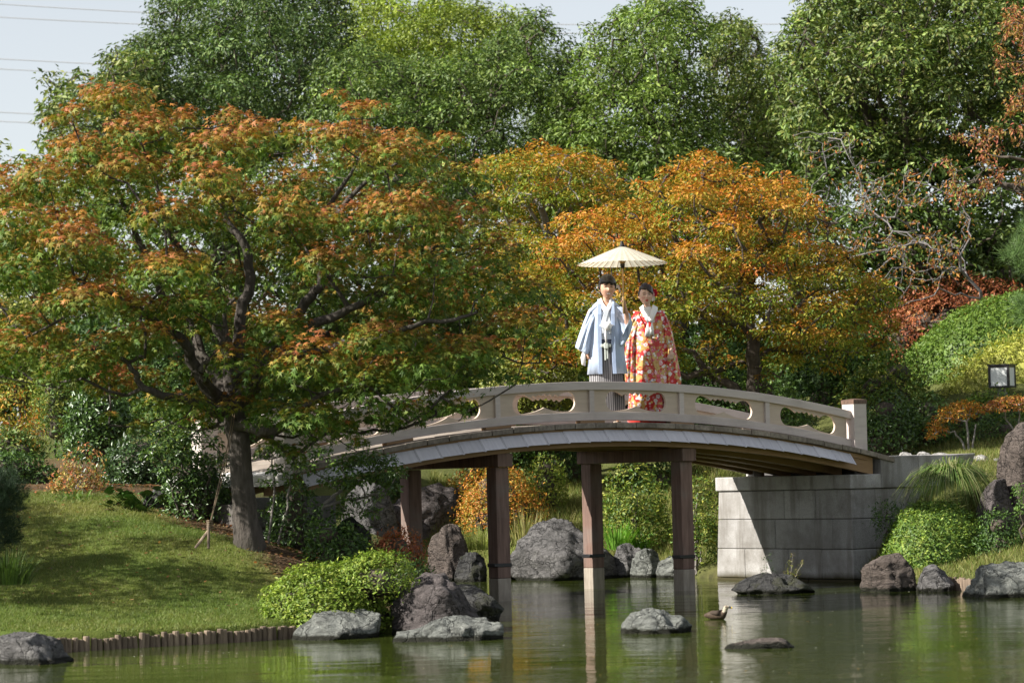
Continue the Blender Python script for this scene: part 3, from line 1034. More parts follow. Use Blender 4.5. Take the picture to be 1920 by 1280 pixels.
TRI = [0]
def finish_tree(name, label, cat, base, wood, leaves, group=None, bark='dark_bark', leaf='leaf', sides=6, r_tip=0.008, power=0.45, split=None, rmax=1.0):
    t = thing(name, label, cat, base, group=group)
    V, F = wood.mesh(r_tip, power, sides, rmax)
    np_obj('trunk', V, [F], M[bark], t, smooth=True)
    V, F, C = leaves
    TRI[0] += len(F)
    np_obj('crown', V, [F], M[leaf], t, col=C)
    return t

def simple_tree(name, label, poly, d0, depth, n, rad, trunk, pal, per, size, kind='diamond', seed=1, flat=0.62, holes=(), bark='dark_bark', leaf='leaf', colf=None, group=None,
                spacing=0.62, low=-0.35, fill=0.24, w=None, r_tip=0.012, power=0.47, cat='tree', droop=0.12, limbs=(), slim=1.0):
    r = np.random.default_rng(seed)
    pads = pads_in(r, poly, d0, depth, n, rad, flat, spacing, holes)
    wood = Wood()
    base = at(trunk[0][0], trunk[0][1], d0)
    base[2] = gz(base[0], base[1]) - 0.1
    tr = [base] + [at(px, py, d0) for px, py in trunk[1:]]
    r0 = trunk_r = 0.09 + 0.012 * len(pads) ** 0.5 * rad * 2
    r0 = r0 * slim
    ids = wood.limb(tr, [r0 * (1 - 0.4 * i / len(tr)) for i in range(len(tr))], wob=0.04, r=r)
    for lp in limbs:
        start = int(lp[0] * (len(ids) - 1))
        wood.limb([wood.p[ids[start]]] + [at(px, py, d0 + dd) for px, py, dd in lp[1]], [r0 * 0.26] + [r0 * 0.23 * (1 - 0.55 * k / len(lp[1])) for k in range(len(lp[1]))], ids[start], 0.05, r)
    order = np.argsort(np.linalg.norm(pads[:, :3] - tr[-1], axis=1))
    for k in order:
        wood.reach(pads[k, :3], r, 0.45, 0.07, 0.3)
    if colf is None:
        def colf(r, P, Hh, Id):
            c = pick_palette(r, len(P), pal, w)
            tone = 1 + 0.34 * np.random.default_rng(seed + 5).normal(0, 1, len(pads))[Id]
            return c * np.clip(tone, 0.6, 1.5)[:, None]
    lv = pad_leaves(r, pads, per, size, kind, colf, droop, low, fill)
    return finish_tree(name, label, cat, tuple(base), wood, lv, group, bark, leaf, 5, r_tip, power)

# ------------------------------------------------------------------ the large maple on the lawn
r = np.random.default_rng(21)
HD = 32.2
hero_poly = [(-70, 335), (0, 322), (48, 332), (60, 300), (48, 240), (95, 225), (138, 248), (135, 208), (180, 186), (225, 172), (272, 196), (312, 236), (372, 226), (420, 205), (492, 215),
             (520, 240), (562, 215), (602, 200), (660, 190), (700, 212), (722, 246), (772, 250), (812, 270), (862, 262), (882, 312), (905, 370), (922, 430), (985, 480), (1030, 540),
             (1012, 610), (1006, 670), (965, 700), (890, 720), (840, 800), (790, 815), (740, 805), (690, 835), (620, 850), (560, 850), (500, 830), (430, 800), (390, 790), (300, 800), (230, 790), (150, 775), (60, 760), (-70, 770)]
hero_holes = [(440, 520, 75, 70, 0.75), (560, 575, 75, 45, 0.5), (650, 595, 110, 42, 0.3), (310, 690, 60, 40, 0.4), (640, 345, 60, 45, 0.6), (380, 690, 60, 55, 0.4), (345, 480, 45, 40, 0.4),
              (250, 540, 70, 30, 0.0), (800, 605, 90, 28, 0.1), (430, 640, 50, 40, 0.6), (395, 270, 30, 28, 1.1), (700, 330, 30, 22, 0.6), (180, 620, 80, 26, 0.1), (860, 640, 60, 20, 0.3)]
pads = pads_in(r, hero_poly, HD, 2.1, 168, 0.37, 0.72, 0.74, hero_holes, 0.55, 14000, 0.2)
wood = Wood()
def H(px, py, dd=0.0): return at(px, py, HD + dd)
b0 = H(466, 1030)
ids = wood.limb([H(470, 1030), H(462, 985), H(457, 930), H(452, 880), H(448, 830), H(441, 790), H(436, 765)], [0.182, 0.148, 0.13, 0.122, 0.122, 0.124, 0.11], wob=0.004, r=r)
top = ids[-1]
low = ids[-4]
def hl(pts, rads, par=top): return wood.limb([wood.p[par]] + [H(*p) for p in pts], rads, par, 0.016, r)
l1 = hl([(400, 770, -.3), (365, 752, -.5), (305, 742, -.7), (268, 727, -.8), (246, 692, -.9), (225, 672, -.95)], [.094, .066, .055, .043, .035, .027, .020])
l2 = hl([(400, 738, -.15), (368, 690, -.3), (345, 640, -.45), (300, 612, -.6), (250, 572, -.8), (195, 545, -1.0), (140, 520, -1.1)], [.101, .078, .066, .055, .047, .039, .027, .017])
l3 = wood.limb([wood.p[l2[2]]] + [H(*p) for p in [(385, 715, -.5), (378, 695, -.7), (402, 668, -.8), (424, 628, -.85), (421, 585, -.8), (440, 560, -.8)]], [.047, .039, .036, .033, .028, .023, .017], l2[2], .012, r)
l4 = hl([(470, 800, -.3), (505, 806, -.5), (535, 798, -.6), (552, 780, -.7), (600, 740, -.9), (680, 720, -1.1)], [.078, .066, .058, .051, .043, .031, .020], low)
l5 = hl([(500, 700, -.1), (540, 645, -.2), (580, 614, -.3), (640, 588, -.45), (690, 563, -.55), (728, 538, -.6)], [.101, .078, .066, .058, .048, .039, .027])
l6 = wood.limb([wood.p[l5[5]]] + [H(*p) for p in [(600, 657, -.5), (645, 642, -.7), (700, 638, -.85), (775, 612, -1.0), (850, 600, -1.1), (895, 585, -1.1)]], [.047, .039, .036, .031, .027, .022, .014], l5[5], .012, r)
l7 = hl([(442, 690, .25), (450, 600, .4), (470, 520, .5), (462, 465, .55), (425, 415, .6), (400, 340, .6), (380, 290, .5)], [.094, .078, .066, .058, .047, .039, .027, .017])
l8 = hl([(480, 690, .3), (545, 600, .5), (585, 555, .5), (603, 535, .45), (595, 470, .4), (612, 400, .3), (640, 352, .25), (668, 308, .2)], [.078, .066, .058, .055, .047, .039, .031, .025, .016])
wood.limb([wood.p[l8[-6]]] + [H(*p) for p in [(640, 400, .1), (655, 372, .05), (700, 330, .0), (760, 300, 0)]], [.035, .031, .027, .022, .014], l8[-6], .012, r)
l9 = hl([(395, 690, .6), (350, 600, 1.0), (305, 560, 1.2), (270, 470, 1.3), (230, 380, 1.2), (200, 300, 1.0)], [.078, .066, .055, .047, .037, .027, .016])
l10 = hl([(425, 640, .2), (385, 560, .1), (352, 492, -.1), (328, 455, -.2), (300, 400, -.3), (290, 330, -.3)], [.078, .062, .051, .043, .035, .027, .016])
l11 = hl([(480, 720, .8), (560, 660, 1.3), (660, 590, 1.6), (760, 520, 1.7), (830, 450, 1.5)], [.078, .066, .055, .043, .031, .017])
nroot = len(ids)
order = np.argsort(np.linalg.norm(pads[:, :3] - wood.p[top], axis=1))
for k in order: wood.reach(pads[k, :3] - np.array([0, 0, 0.08]), r, 0.22, 0.022, 0.25, nroot)
zlo, zhi = pads[:, 2].min(), pads[:, 2].max()
pr = np.random.default_rng(3).normal(0, 0.22, len(pads))
def hero_col(r, P, Hh, Id):
    n = len(P)
    hz = (P[:, 2] - zlo) / (zhi - zlo)
    side = np.clip((-P[:, 0] - 1.0) / 5, -0.3, 0.6)
    t = 1.05 * Hh + 0.85 * hz - 0.52 + 0.12 * side + pr[Id] + r.normal(0, 0.3, n)     # sun-exposed outer leaves have turned
    t = np.clip(t, 0, 1)[:, None]
    green = pick_palette(r, n, [(0.065, 0.125, 0.016), (0.10, 0.165, 0.022), (0.045, 0.09, 0.016), (0.14, 0.175, 0.026)])
    orange = pick_palette(r, n, [(0.30, 0.125, 0.032), (0.36, 0.17, 0.036), (0.25, 0.082, 0.032), (0.34, 0.115, 0.05)])
    olive = pick_palette(r, n, [(0.20, 0.165, 0.022), (0.165, 0.17, 0.024), (0.26, 0.17, 0.028)])
    a_ = np.clip(t * 2, 0, 1); b_ = np.clip(t * 2 - 1, 0, 1)
    return green * (1 - a_) + olive * a_ * (1 - b_) + orange * b_
lv = pad_leaves(r, pads, 225, 0.061, 'maple', hero_col, 0.5, -0.2, 0.15)
maple = finish_tree('maple_tree', 'large spreading maple with orange tipped leaves on the lawn beside the bridge', 'tree', tuple(b0), wood, lv, None, 'bark', 'maple_leaf', 10, 0.0055, 0.45, rmax=0.3)

# ------------------------------------------------------------------ the maples behind the bridge
OR = [(0.47, 0.155, 0.022), (0.50, 0.205, 0.025), (0.43, 0.11, 0.03), (0.40, 0.22, 0.03)]
YG = [(0.14, 0.185, 0.02), (0.09, 0.145, 0.018), (0.24, 0.22, 0.024)]
def turning(pads_n, seed, amount, hi=OR, lo_=YG):
    pr_ = np.random.default_rng(seed).normal(0, 0.34, 600)
    def f(r, P, Hh, Id):
        z0, z1 = P[:, 2].min(), P[:, 2].max()
        t = np.clip(0.55 * Hh + 0.7 * (P[:, 2] - z0) / (z1 - z0) + amount + pr_[Id] + r.normal(0, 0.25, len(P)), 0, 1)[:, None]
        return pick_palette(r, len(P), lo_) * (1 - t) + pick_palette(r, len(P), hi) * t
    return f
simple_tree('maple_tree', 'smaller maple with pale forked trunk and orange top behind the big lawn maple', [(905, 330), (925, 290), (980, 285), (1050, 270), (1120, 300), (1165, 340), (1170, 390), (1130, 430), (1060, 450), (1090, 520), (1040, 600), (960, 600), (905, 520), (915, 430)],
            50, 1.9, 150, 0.34, [(1040, 760), (1040, 600), (1035, 500), (1032, 445)], YG, 200, 0.075, slim=0.6, flat=0.55, fill=0.2, low=-0.2, seed=31, bark='pale_bark', leaf='maple_leaf', colf=turning(0, 4, -0.5), group='maples behind the bridge',
            limbs=[(1.0, [(1010, 420, -.6), (985, 375, -.9), (960, 345, -1)]), (1.0, [(1055, 415, -.5), (1070, 390, -.8), (1110, 375, -1)]), (1.0, [(1015, 390, -.4), (1005, 350, -.5), (985, 310, -.4)])], holes=[(1035, 430, 45, 40, 1.1), (1000, 400, 26, 30, 0.5)])
simple_tree('maple_tree', 'broad bright orange maple behind the couple and their parasol', [(985, 440), (1040, 420), (1110, 400), (1200, 365), (1250, 320), (1290, 300), (1330, 310), (1370, 312), (1440, 322), (1500, 350), (1530, 400), (1560, 440), (1590, 490), (1640, 530), (1680, 570), (1660, 630), (1600, 680), (1540, 700), (1440, 700), (1330, 700), (1200, 720), (1080, 690), (1000, 700), (960, 660), (980, 560), (930, 500)],
            45.4, 2.5, 330, 0.34, [(1420, 800), (1415, 690), (1400, 610), (1380, 540)], OR, 200, 0.072, seed=33, bark='dark_bark', leaf='maple_leaf', colf=turning(0, 6, -0.14), group='maples behind the bridge',
            limbs=[(0.6, [(1480, 590, -.8), (1540, 540, -1.2)]), (0.7, [(1330, 600, -.6), (1270, 570, -1), (1180, 560, -1.4)]), (1.0, [(1420, 470, -.5), (1440, 400, -.8)]), (0.3, [(1300, 660, .2), (1180, 640, .3), (1080, 600, .4)])],
            holes=[(1310, 640, 70, 45, 0.7), (1390, 660, 90, 40, 0.5), (1290, 420, 30, 22, 0.2), (1450, 430, 35, 22, 0.2), (1200, 520, 40, 22, 0.0), (1520, 560, 40, 22, 0.1)], spacing=0.62, flat=0.55, fill=0.2, low=-0.2, slim=0.5, power=0.38)

# ------------------------------------------------------------------ tall trees of the background
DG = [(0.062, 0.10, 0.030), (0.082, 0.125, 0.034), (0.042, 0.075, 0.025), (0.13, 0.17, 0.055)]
MG = [(0.09, 0.14, 0.027), (0.12, 0.175, 0.033), (0.06, 0.10, 0.024), (0.18, 0.23, 0.055)]
BG_ = [(0.19, 0.24, 0.035), (0.24, 0.28, 0.042), (0.14, 0.2, 0.03)]
OG = [(0.16, 0.175, 0.045), (0.2, 0.2, 0.055), (0.12, 0.15, 0.04)]
GT = 'tall trees behind the garden'
simple_tree('camphor_tree', 'tall dark green broadleaf tree rising above the big maple', [(285, 80), (305, 20), (340, -50), (450, -80), (590, -70), (640, 0), (650, 80), (640, 160), (610, 240), (560, 320), (450, 330), (300, 330), (200, 300), (200, 200), (180, 170), (240, 110)],
            66, 4.0, 240, 0.63, [(440, 850), (440, 600), (435, 420), (430, 330)], DG, 80, 0.108, seed=41, group=GT, spacing=0.62, holes=[(330, 150, 30, 28, 1.1), (520, 170, 26, 30, 1.1), (585, 230, 25, 30, 1.1), (470, 60, 20, 20, 1.1)])
simple_tree('broadleaf_tree', 'olive green loose crowned tree at the sky edge behind the big maple', [(85, 250), (88, 160), (130, 135), (180, 150), (205, 100), (270, 85), (300, 160), (280, 280), (180, 330), (90, 300)],
            63, 2.4, 92, 0.48, [(190, 860), (190, 600), (190, 400), (190, 300)], OG + DG, 32, 0.15, seed=43, group=GT, spacing=0.55, holes=[(160, 220, 26, 30, 1.1)])
simple_tree('broadleaf_tree', 'yellow green domed tree crown behind the tall dark trees', [(620, 60), (650, 5), (700, -15), (780, -5), (840, 0), (900, 20), (960, 30), (1010, 70), (1000, 180), (900, 260), (700, 260), (620, 180)],
            74, 3.5, 170, 0.63, [(800, 850), (800, 500), (800, 260)], BG_, 80, 0.108, seed=45, group=GT, spacing=0.6)
simple_tree('broadleaf_tree', 'mid green tree with sky showing through, between the yellow green dome and the orange maples', [(600, 120), (680, 90), (760, 130), (850, 90), (920, 80), (985, 50), (1010, 30), (1050, 75), (1062, 110), (1075, 200), (1060, 300), (1010, 350), (900, 400), (780, 420), (690, 380), (620, 330), (590, 230)],
            62, 3.2, 250, 0.51, [(830, 850), (830, 600), (825, 420), (815, 340)], MG + DG, 82, 0.106, seed=47, group=GT, spacing=0.62, holes=[(850, 110, 22, 24, 1.1), (975, 225, 50, 22, 1.1), (870, 250, 25, 30, 1.1), (650, 200, 20, 20, 1.1), (700, 245, 24, 30, 1.1), (985, 250, 40, 18, 1.1)])
simple_tree('broadleaf_tree', 'tall pointed green tree behind the parasol rising past the wires', [(1040, 280), (1050, 200), (1085, 150), (1090, 90), (1130, 55), (1180, 20), (1230, -10), (1290, 5), (1325, 60), (1320, 140), (1350, 260), (1340, 380), (1260, 420), (1150, 410), (1050, 380)],
            60, 3.0, 220, 0.49, [(1200, 830), (1200, 600), (1205, 420), (1210, 300)], MG, 82, 0.106, seed=49, group=GT, spacing=0.62, holes=[(1110, 130, 22, 24, 1.1), (1160, 220, 20, 20, 1.1), (1190, 340, 25, 20, 1.1), (1300, 120, 18, 25, 1.1)])
simple_tree('broadleaf_tree', 'slim green tree with a rounded head in the gap below the wires', [(1325, 120), (1340, 60), (1370, 35), (1400, 60), (1420, 85), (1450, 120), (1470, 200), (1480, 320), (1450, 400), (1350, 420), (1320, 330), (1340, 220)],
            64, 2.4, 144, 0.48, [(1400, 830), (1400, 600), (1400, 400), (1398, 250)], MG + OG, 82, 0.106, seed=51, group=GT, spacing=0.62, holes=[(1430, 110, 18, 16, 1.1), (1350, 150, 14, 20, 1.1)])
simple_tree('evergreen_oak', 'huge many stemmed olive green oak filling the upper corner', [(1465, 130), (1480, 60), (1520, 5), (1560, -40), (1700, -90), (1850, -90), (1990, -60), (1990, 200), (1960, 330), (1860, 300), (1780, 330), (1640, 330), (1520, 300), (1470, 220)],
            57, 3.4, 430, 0.48, [(1680, 800), (1682, 420), (1680, 300), (1670, 230)], OG + MG + DG, 98, 0.112, kind='diamond', seed=53, slim=0.6, group=GT, spacing=0.62, power=0.5,
            limbs=[(0.55, [(1620, 200, -1), (1560, 130, -1.4), (1520, 80, -1.5)]), (0.5, [(1600, 260, -1.5), (1540, 200, -2)]), (0.6, [(1730, 200, -1), (1760, 100, -1.4), (1800, 30, -1.5)]), (0.5, [(1640, 150, -1.8), (1600, 60, -2)]), (0.45, [(1790, 260, -1), (1850, 150, -1.4), (1880, 60, -1.5)]), (0.4, [(1700, 260, -2), (1690, 150, -2.4), (1700, 60, -2.4)])],
            holes=[(1640, 200, 50, 50, 0.4), (1835, 170, 26, 34, 1.1), (1800, 235, 35, 40, 0.6), (1620, 248, 24, 14, 1.1)])
simple_tree('broadleaf_tree', 'narrow green tree closing the gap left of the tall pointed tree', [(985, 240), (1030, 150), (1065, 118), (1100, 160), (1130, 260), (1130, 430), (980, 440)], 67, 2.2, 90, 0.5, [(1060, 850), (1060, 500), (1058, 300)], DG + MG, 82, 0.106, seed=55, group=GT, spacing=0.6)
simple_tree('broadleaf_tree', 'narrow olive tree closing the gap between the slim tree and the many stemmed oak', [(1420, 240), (1450, 170), (1485, 130), (1530, 190), (1570, 280), (1570, 440), (1420, 440)], 66, 2.2, 90, 0.5, [(1490, 850), (1490, 500), (1490, 300)], OG + MG, 82, 0.106, seed=56, group=GT, spacing=0.6)
GU = 'understorey greenery behind the maples'
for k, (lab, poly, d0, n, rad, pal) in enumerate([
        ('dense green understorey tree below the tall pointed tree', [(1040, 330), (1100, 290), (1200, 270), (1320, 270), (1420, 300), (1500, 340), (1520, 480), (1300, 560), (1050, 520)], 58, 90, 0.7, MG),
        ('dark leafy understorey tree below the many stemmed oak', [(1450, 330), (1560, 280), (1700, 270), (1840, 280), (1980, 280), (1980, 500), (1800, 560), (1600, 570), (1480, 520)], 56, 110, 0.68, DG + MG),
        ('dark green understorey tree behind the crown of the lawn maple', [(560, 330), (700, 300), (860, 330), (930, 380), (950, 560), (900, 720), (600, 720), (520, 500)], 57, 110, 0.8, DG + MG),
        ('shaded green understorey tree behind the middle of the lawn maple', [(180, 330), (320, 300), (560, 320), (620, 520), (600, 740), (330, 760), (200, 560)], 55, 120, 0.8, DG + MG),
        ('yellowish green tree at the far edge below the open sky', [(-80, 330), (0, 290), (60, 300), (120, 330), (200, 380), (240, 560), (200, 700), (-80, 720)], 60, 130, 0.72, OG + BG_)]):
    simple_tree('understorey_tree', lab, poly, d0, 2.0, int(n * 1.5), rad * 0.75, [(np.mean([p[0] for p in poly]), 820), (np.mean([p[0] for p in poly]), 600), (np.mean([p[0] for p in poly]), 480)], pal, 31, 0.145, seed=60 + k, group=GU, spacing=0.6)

# the far wood that closes the view
rw = np.random.default_rng(90)
pw = []
for k in range(120):
    R_ = rw.uniform(1.3, 2.1)
    pw.append((rw.uniform(-24, 26), rw.uniform(90, 98), rw.uniform(2.0, 6.2), R_ * 1.2, R_, R_))
pw = np.array(pw)
V, F, C = pad_leaves(rw, pw, 6.5, 0.5, 'diamond', lambda r, P, Hh, Id: pick_palette(r, len(P), DG + MG), 0.1, -0.6, 0.2)
TRI[0] += len(F)
tag(np_obj('distant_wood', V, [F], M['leaf'], col=C), 'far off green wood closing the view between the garden trees', 'wood', kind='stuff')
# trees out at the left whose shade falls across the lawn
for k, (x, y, lab) in enumerate([(-8.7, 29.7, 'garden tree standing off beyond the lawn, casting shade on it'), (-10.4, 32.4, 'second garden tree beyond the lawn near the low hedge')]):
    rr = np.random.default_rng(80 + k)
    zb = gz(x, y)
    pd = []
    for i in range(400):
        if len(pd) >= 34: break
        q = np.array([x + rr.uniform(-1.5, 1.5), y + rr.uniform(-1.9, 1.9), zb + rr.uniform(2.1, 4.3)])
        if ((q[0] - x) / 1.5) ** 2 + ((q[1] - y) / 1.9) ** 2 + ((q[2] - zb - 3.2) / 1.1) ** 2 < 1: pd.append((*q, 0.45, 0.45, 0.3))
    pd = np.array(pd)
    wd = Wood()
    wd.limb([(x, y, zb - 0.1), (x + 0.1, y, zb + 1.5), (x, y + 0.1, zb + 3)], [0.16, 0.13, 0.1], wob=0.03, r=rr)
    for q in pd[np.argsort(pd[:, 2])]: wd.reach(q[:3], rr, 0.4, 0.05)
    finish_tree('garden_tree', lab, 'tree', (x, y, zb), wd, pad_leaves(rr, pd, 82, 0.106, 'diamond', lambda r, P, Hh, Id: pick_palette(r, len(P), MG)))
# ------------------------------------------------------------------ rocks
def sphere_grid(nu=64, nv=32):
    V = [(0, 0, 1.0)]
    for j in range(1, nv):
        t = PI * j / nv
        for i in range(nu):
            p = 2 * PI * i / nu
            V.append((math.sin(t) * math.cos(p), math.sin(t) * math.sin(p), math.cos(t)))
    V.append((0, 0, -1.0))
    T, Q = [], []
    for i in range(nu): T.append((0, 1 + i, 1 + (i + 1) % nu))
    for j in range(nv - 2):
        for i in range(nu):
            a_, b_ = 1 + j * nu + i, 1 + j * nu + (i + 1) % nu
            Q.append((a_, a_ + nu, b_ + nu, b_))
    n = len(V) - 1
    for i in range(nu): T.append((n, 1 + (nv - 2) * nu + (i + 1) % nu, 1 + (nv - 2) * nu + i))
    return np.array(V), np.array(T), np.array(Q)
SPH = sphere_grid(76, 42)
SPH_S = sphere_grid(28, 16)
SPH_C = sphere_grid(12, 8)

def rock(label, outline, base_y, d, mat, seed, depth=None, rough=0.10, boxy=2.6, group=None, sink=0.5, yaw=0.0, name='rock', small=False, ridge=0.0):
    """A rock whose skyline from the viewpoint follows outline (photo pixels); depth is its half thickness in metres."""
    S0, T, Q = SPH_S if small else SPH
    s = ppm(d)
    o = np.array(outline, float)
    x0, x1 = o[0, 0], o[-1, 0]
    cx = (x0 + x1) / 2
    base = at(cx, base_y, d)
    hw = (x1 - x0) / 2 / s
    dep = depth or hw * 0.8
    V = S0.copy()
    # squarer than a ball
    pw = boxy
    nrm = (np.abs(V) ** pw).sum(1) ** (1 / pw)
    V = V / nrm[:, None]
    # facets: cut with random planes
    r = np.random.default_rng(seed)
    for _ in range(16):
        nn = unit(r.normal(0, 1, (1, 3)) * np.array([[1, 1, 0.8]]))[0]
        dd = r.uniform(0.62, 0.92)
        ex = V @ nn - dd
        V = V - np.clip(ex, 0, None)[:, None] * nn * 0.92
    V[:, 0] /= np.abs(V[:, 0]).max(); V[:, 1] /= np.abs(V[:, 1]).max()
    # height profile
    xr = V[:, 0]
    skew = r.uniform(-0.15, 0.15)
    Hx = np.interp(cx + xr * (x1 - x0) / 2, o[:, 0], (base_y - o[:, 1]) / s)
    top = np.interp(xr, np.linspace(-1, 1, 41), [max(V[np.abs(xr - c) < 0.09, 2].max() if (np.abs(xr - c) < 0.09).any() else 0.2, 0.12) for c in np.linspace(-1, 1, 41)])
    zrel = V[:, 2] / top
    z = np.where(zrel > 0, np.clip(zrel, 0, 1.06) * Hx, V[:, 2] * sink)
    P = np.stack([xr * hw, V[:, 1] * dep + skew * hw * xr, z], 1)
    sc = min(hw, 0.9)
    n1 = fbm(P / sc * 1.3 + seed, 4, seed)
    n2 = 1 - np.abs(fbm(P / sc * 2.6 + seed * 3 + ridge * P[:, [2, 0, 1]], 4, seed + 9))
    n3 = 1 - np.abs(fbm(P / sc * np.array([5, 5, 9.0]) + seed * 5, 3, seed + 19))
    disp = 1.35 * rough * sc * (n1 * 0.6 + (n2 - 0.75) * 1.5 + (n3 - 0.7) * 0.35)
    dirv = unit(V * np.array([1, 1, 0.8]))
    P = P + dirv * disp[:, None]
    if yaw:
        c_, s_ = math.cos(yaw), math.sin(yaw)
        P = np.stack([P[:, 0] * c_ - P[:, 1] * s_, P[:, 0] * s_ + P[:, 1] * c_, P[:, 2]], 1)
    me = np_mesh(name, P, [T, Q], M[mat], smooth=True)
    ob = link(bpy.data.objects.new(name, me))
    ob.location = tuple(base + np.array([0, dep * 0.55, 0]))
    return tag(ob, label, 'rock', group)

GR = 'rocks round the pond'
rock('grey boulder lying in the water at the stake edging\'s outer end', [(-40, 1215), (0, 1192), (40, 1190), (72, 1194), (98, 1206), (108, 1222), (128, 1236)], 1246, 25.6, 'rock_grey', 1, 0.5, 0.12, group=GR)
rock('pale flat topped rock at the end of the stake edging below the azalea', [(547, 1188), (556, 1166), (592, 1152), (640, 1147), (700, 1146), (724, 1150), (734, 1170)], 1198, 28.4, 'rock_pale', 2, 0.45, 0.10, 4.0, group=GR)
rock('long low pale slab in front of the big purple grey rock', [(737, 1196), (746, 1184), (790, 1179), (840, 1167), (900, 1160), (938, 1163), (949, 1184)], 1203, 27.6, 'rock_pale', 3, 0.35, 0.11, 3.4, group=GR)
rock('big peaked purple grey rock between the azalea and the bridge post', [(710, 1150), (724, 1115), (760, 1095), (798, 1080), (830, 1083), (848, 1100), (868, 1113), (888, 1138), (910, 1170)], 1188, 28.9, 'rock_purple', 4, 0.6, 0.13, group=GR)
rock('dark sloping rock touching the foot of the front bridge post', [(838, 1112), (862, 1098), (900, 1105), (925, 1122), (944, 1146)], 1152, 31.2, 'rock_dark', 5, 0.5, 0.12, group=GR)
rock('lone pale rock in open water between the two front bridge posts', [(1166, 1168), (1172, 1150), (1200, 1146), (1228, 1141), (1256, 1146), (1282, 1160), (1302, 1178)], 1187, 28.0, 'rock_pale', 6, 0.3, 0.12, group=GR)
rock('flat thin stone barely above the water nearest the viewer', [(1341, 1213), (1362, 1206), (1400, 1203), (1440, 1199), (1470, 1196), (1488, 1208)], 1216, 25.2, 'rock_brown', 7, 0.22, 0.08, 3.2, group=GR)
mossy = rock('low black mossy rock with sprouting weeds before the granite abutment', [(1370, 1107), (1392, 1092), (1420, 1083), (1455, 1078), (1475, 1082), (1502, 1086), (1526, 1105)], 1112, 36.4, 'rock_dark', 8, 0.35, 0.12, group=GR)
rock('largest dark boulder on the far shore between the bridge posts', [(952, 1075), (963, 1042), (985, 1010), (1010, 986), (1040, 976), (1066, 981), (1088, 1003), (1110, 1020), (1150, 1050), (1172, 1080)], 1087, 43.2, 'rock_grey', 9, 0.9, 0.12, group=GR)
rock('rugged brown boulder on the far shore left of the front post', [(800, 1060), (812, 1005), (838, 984), (862, 990), (872, 1012), (880, 1045), (886, 1075)], 1082, 44.0, 'rock_brown', 10, 0.5, 0.16, group=GR)
rock('small dark rock at the waterline beside the rugged brown boulder', [(848, 1078), (862, 1040), (893, 1033), (908, 1046), (914, 1078)], 1084, 43.4, 'rock_dark', 11, 0.35, 0.12, group=GR)
rock('great smooth slab of grey rock under the bridge behind the back post', [(680, 985), (720, 950), (760, 930), (795, 912), (830, 902), (858, 908), (866, 930), (862, 970), (870, 1005)], 1012, 46.5, 'rock_purple', 12, 0.8, 0.09, group=GR)
rock('rounded grey boulder half hidden by the leggy shrub under the bridge', [(640, 960), (655, 915), (690, 895), (722, 905), (738, 940), (745, 975)], 985, 45.6, 'rock_grey', 13, 0.6, 0.10, group=GR)
rock('grey shore stone touching the largest dark boulder', [(1152, 1060), (1160, 1024), (1182, 1017), (1204, 1024), (1210, 1070)], 1082, 43.6, 'rock_grey', 14, 0.3, 0.11, group=GR)
rock('pale upright shore stone in the middle of three', [(1182, 1078), (1190, 1040), (1212, 1027), (1236, 1034), (1246, 1078)], 1084, 43.2, 'rock_pale', 15, 0.3, 0.11, group=GR)
rock('pale leaning shore stone just left of the right front post', [(1230, 1078), (1240, 1052), (1258, 1044), (1282, 1050), (1296, 1080)], 1084, 43.0, 'rock_pale', 16, 0.3, 0.11, group=GR)
rock('brown boulder with white streak at the corner of the granite abutment', [(1619, 1085), (1625, 1060), (1660, 1048), (1690, 1041), (1716, 1050), (1729, 1072), (1732, 1100)], 1108, 36.2, 'rock_brown', 17, 0.45, 0.11, 3.0, group=GR)
rock('small grey rock between the brown boulder and the short stakes', [(1724, 1092), (1740, 1066), (1760, 1058), (1780, 1072), (1796, 1100)], 1106, 35.9, 'rock_grey', 18, 0.3, 0.12, group=GR)
rock('wide pale swirled rock at the water\'s edge right of the short stakes', [(1806, 1112), (1820, 1080), (1850, 1060), (1900, 1056), (1950, 1058), (2000, 1090)], 1122, 33.9, 'rock_pale', 19, 0.5, 0.10, group=GR)
rock('tall dark standing rock above the round clipped shrub', [(1868, 960), (1878, 890), (1884, 845), (1896, 815), (1920, 798), (1960, 790), (1990, 840), (2000, 960)], 985, 38.9, 'rock_brown', 20, 0.5, 0.11, group=GR)
rock('slanting slab leaning against the tall standing rock', [(1828, 955), (1846, 922), (1870, 902), (1892, 895), (1905, 950)], 970, 38.6, 'rock_purple', 21, 0.3, 0.10, group=GR)
rock('dark boulder in the wall below the approach left of the maple trunk', [(322, 945), (338, 900), (380, 887), (418, 893), (440, 940)], 985, 34.9, 'rock_purple', 22, 0.4, 0.10, group=GR)
rock('second dark boulder in the shaded wall next to the maple trunk', [(262, 950), (280, 918), (310, 912), (338, 935), (345, 965)], 985, 34.8, 'rock_grey', 23, 0.3, 0.12, group=GR)
rock('dark stone under the leggy shrub beside the trunk', [(610, 1030), (622, 985), (660, 968), (692, 985), (704, 1030)], 1045, 36.0, 'rock_dark', 26, 0.4, 0.12, group=GR)
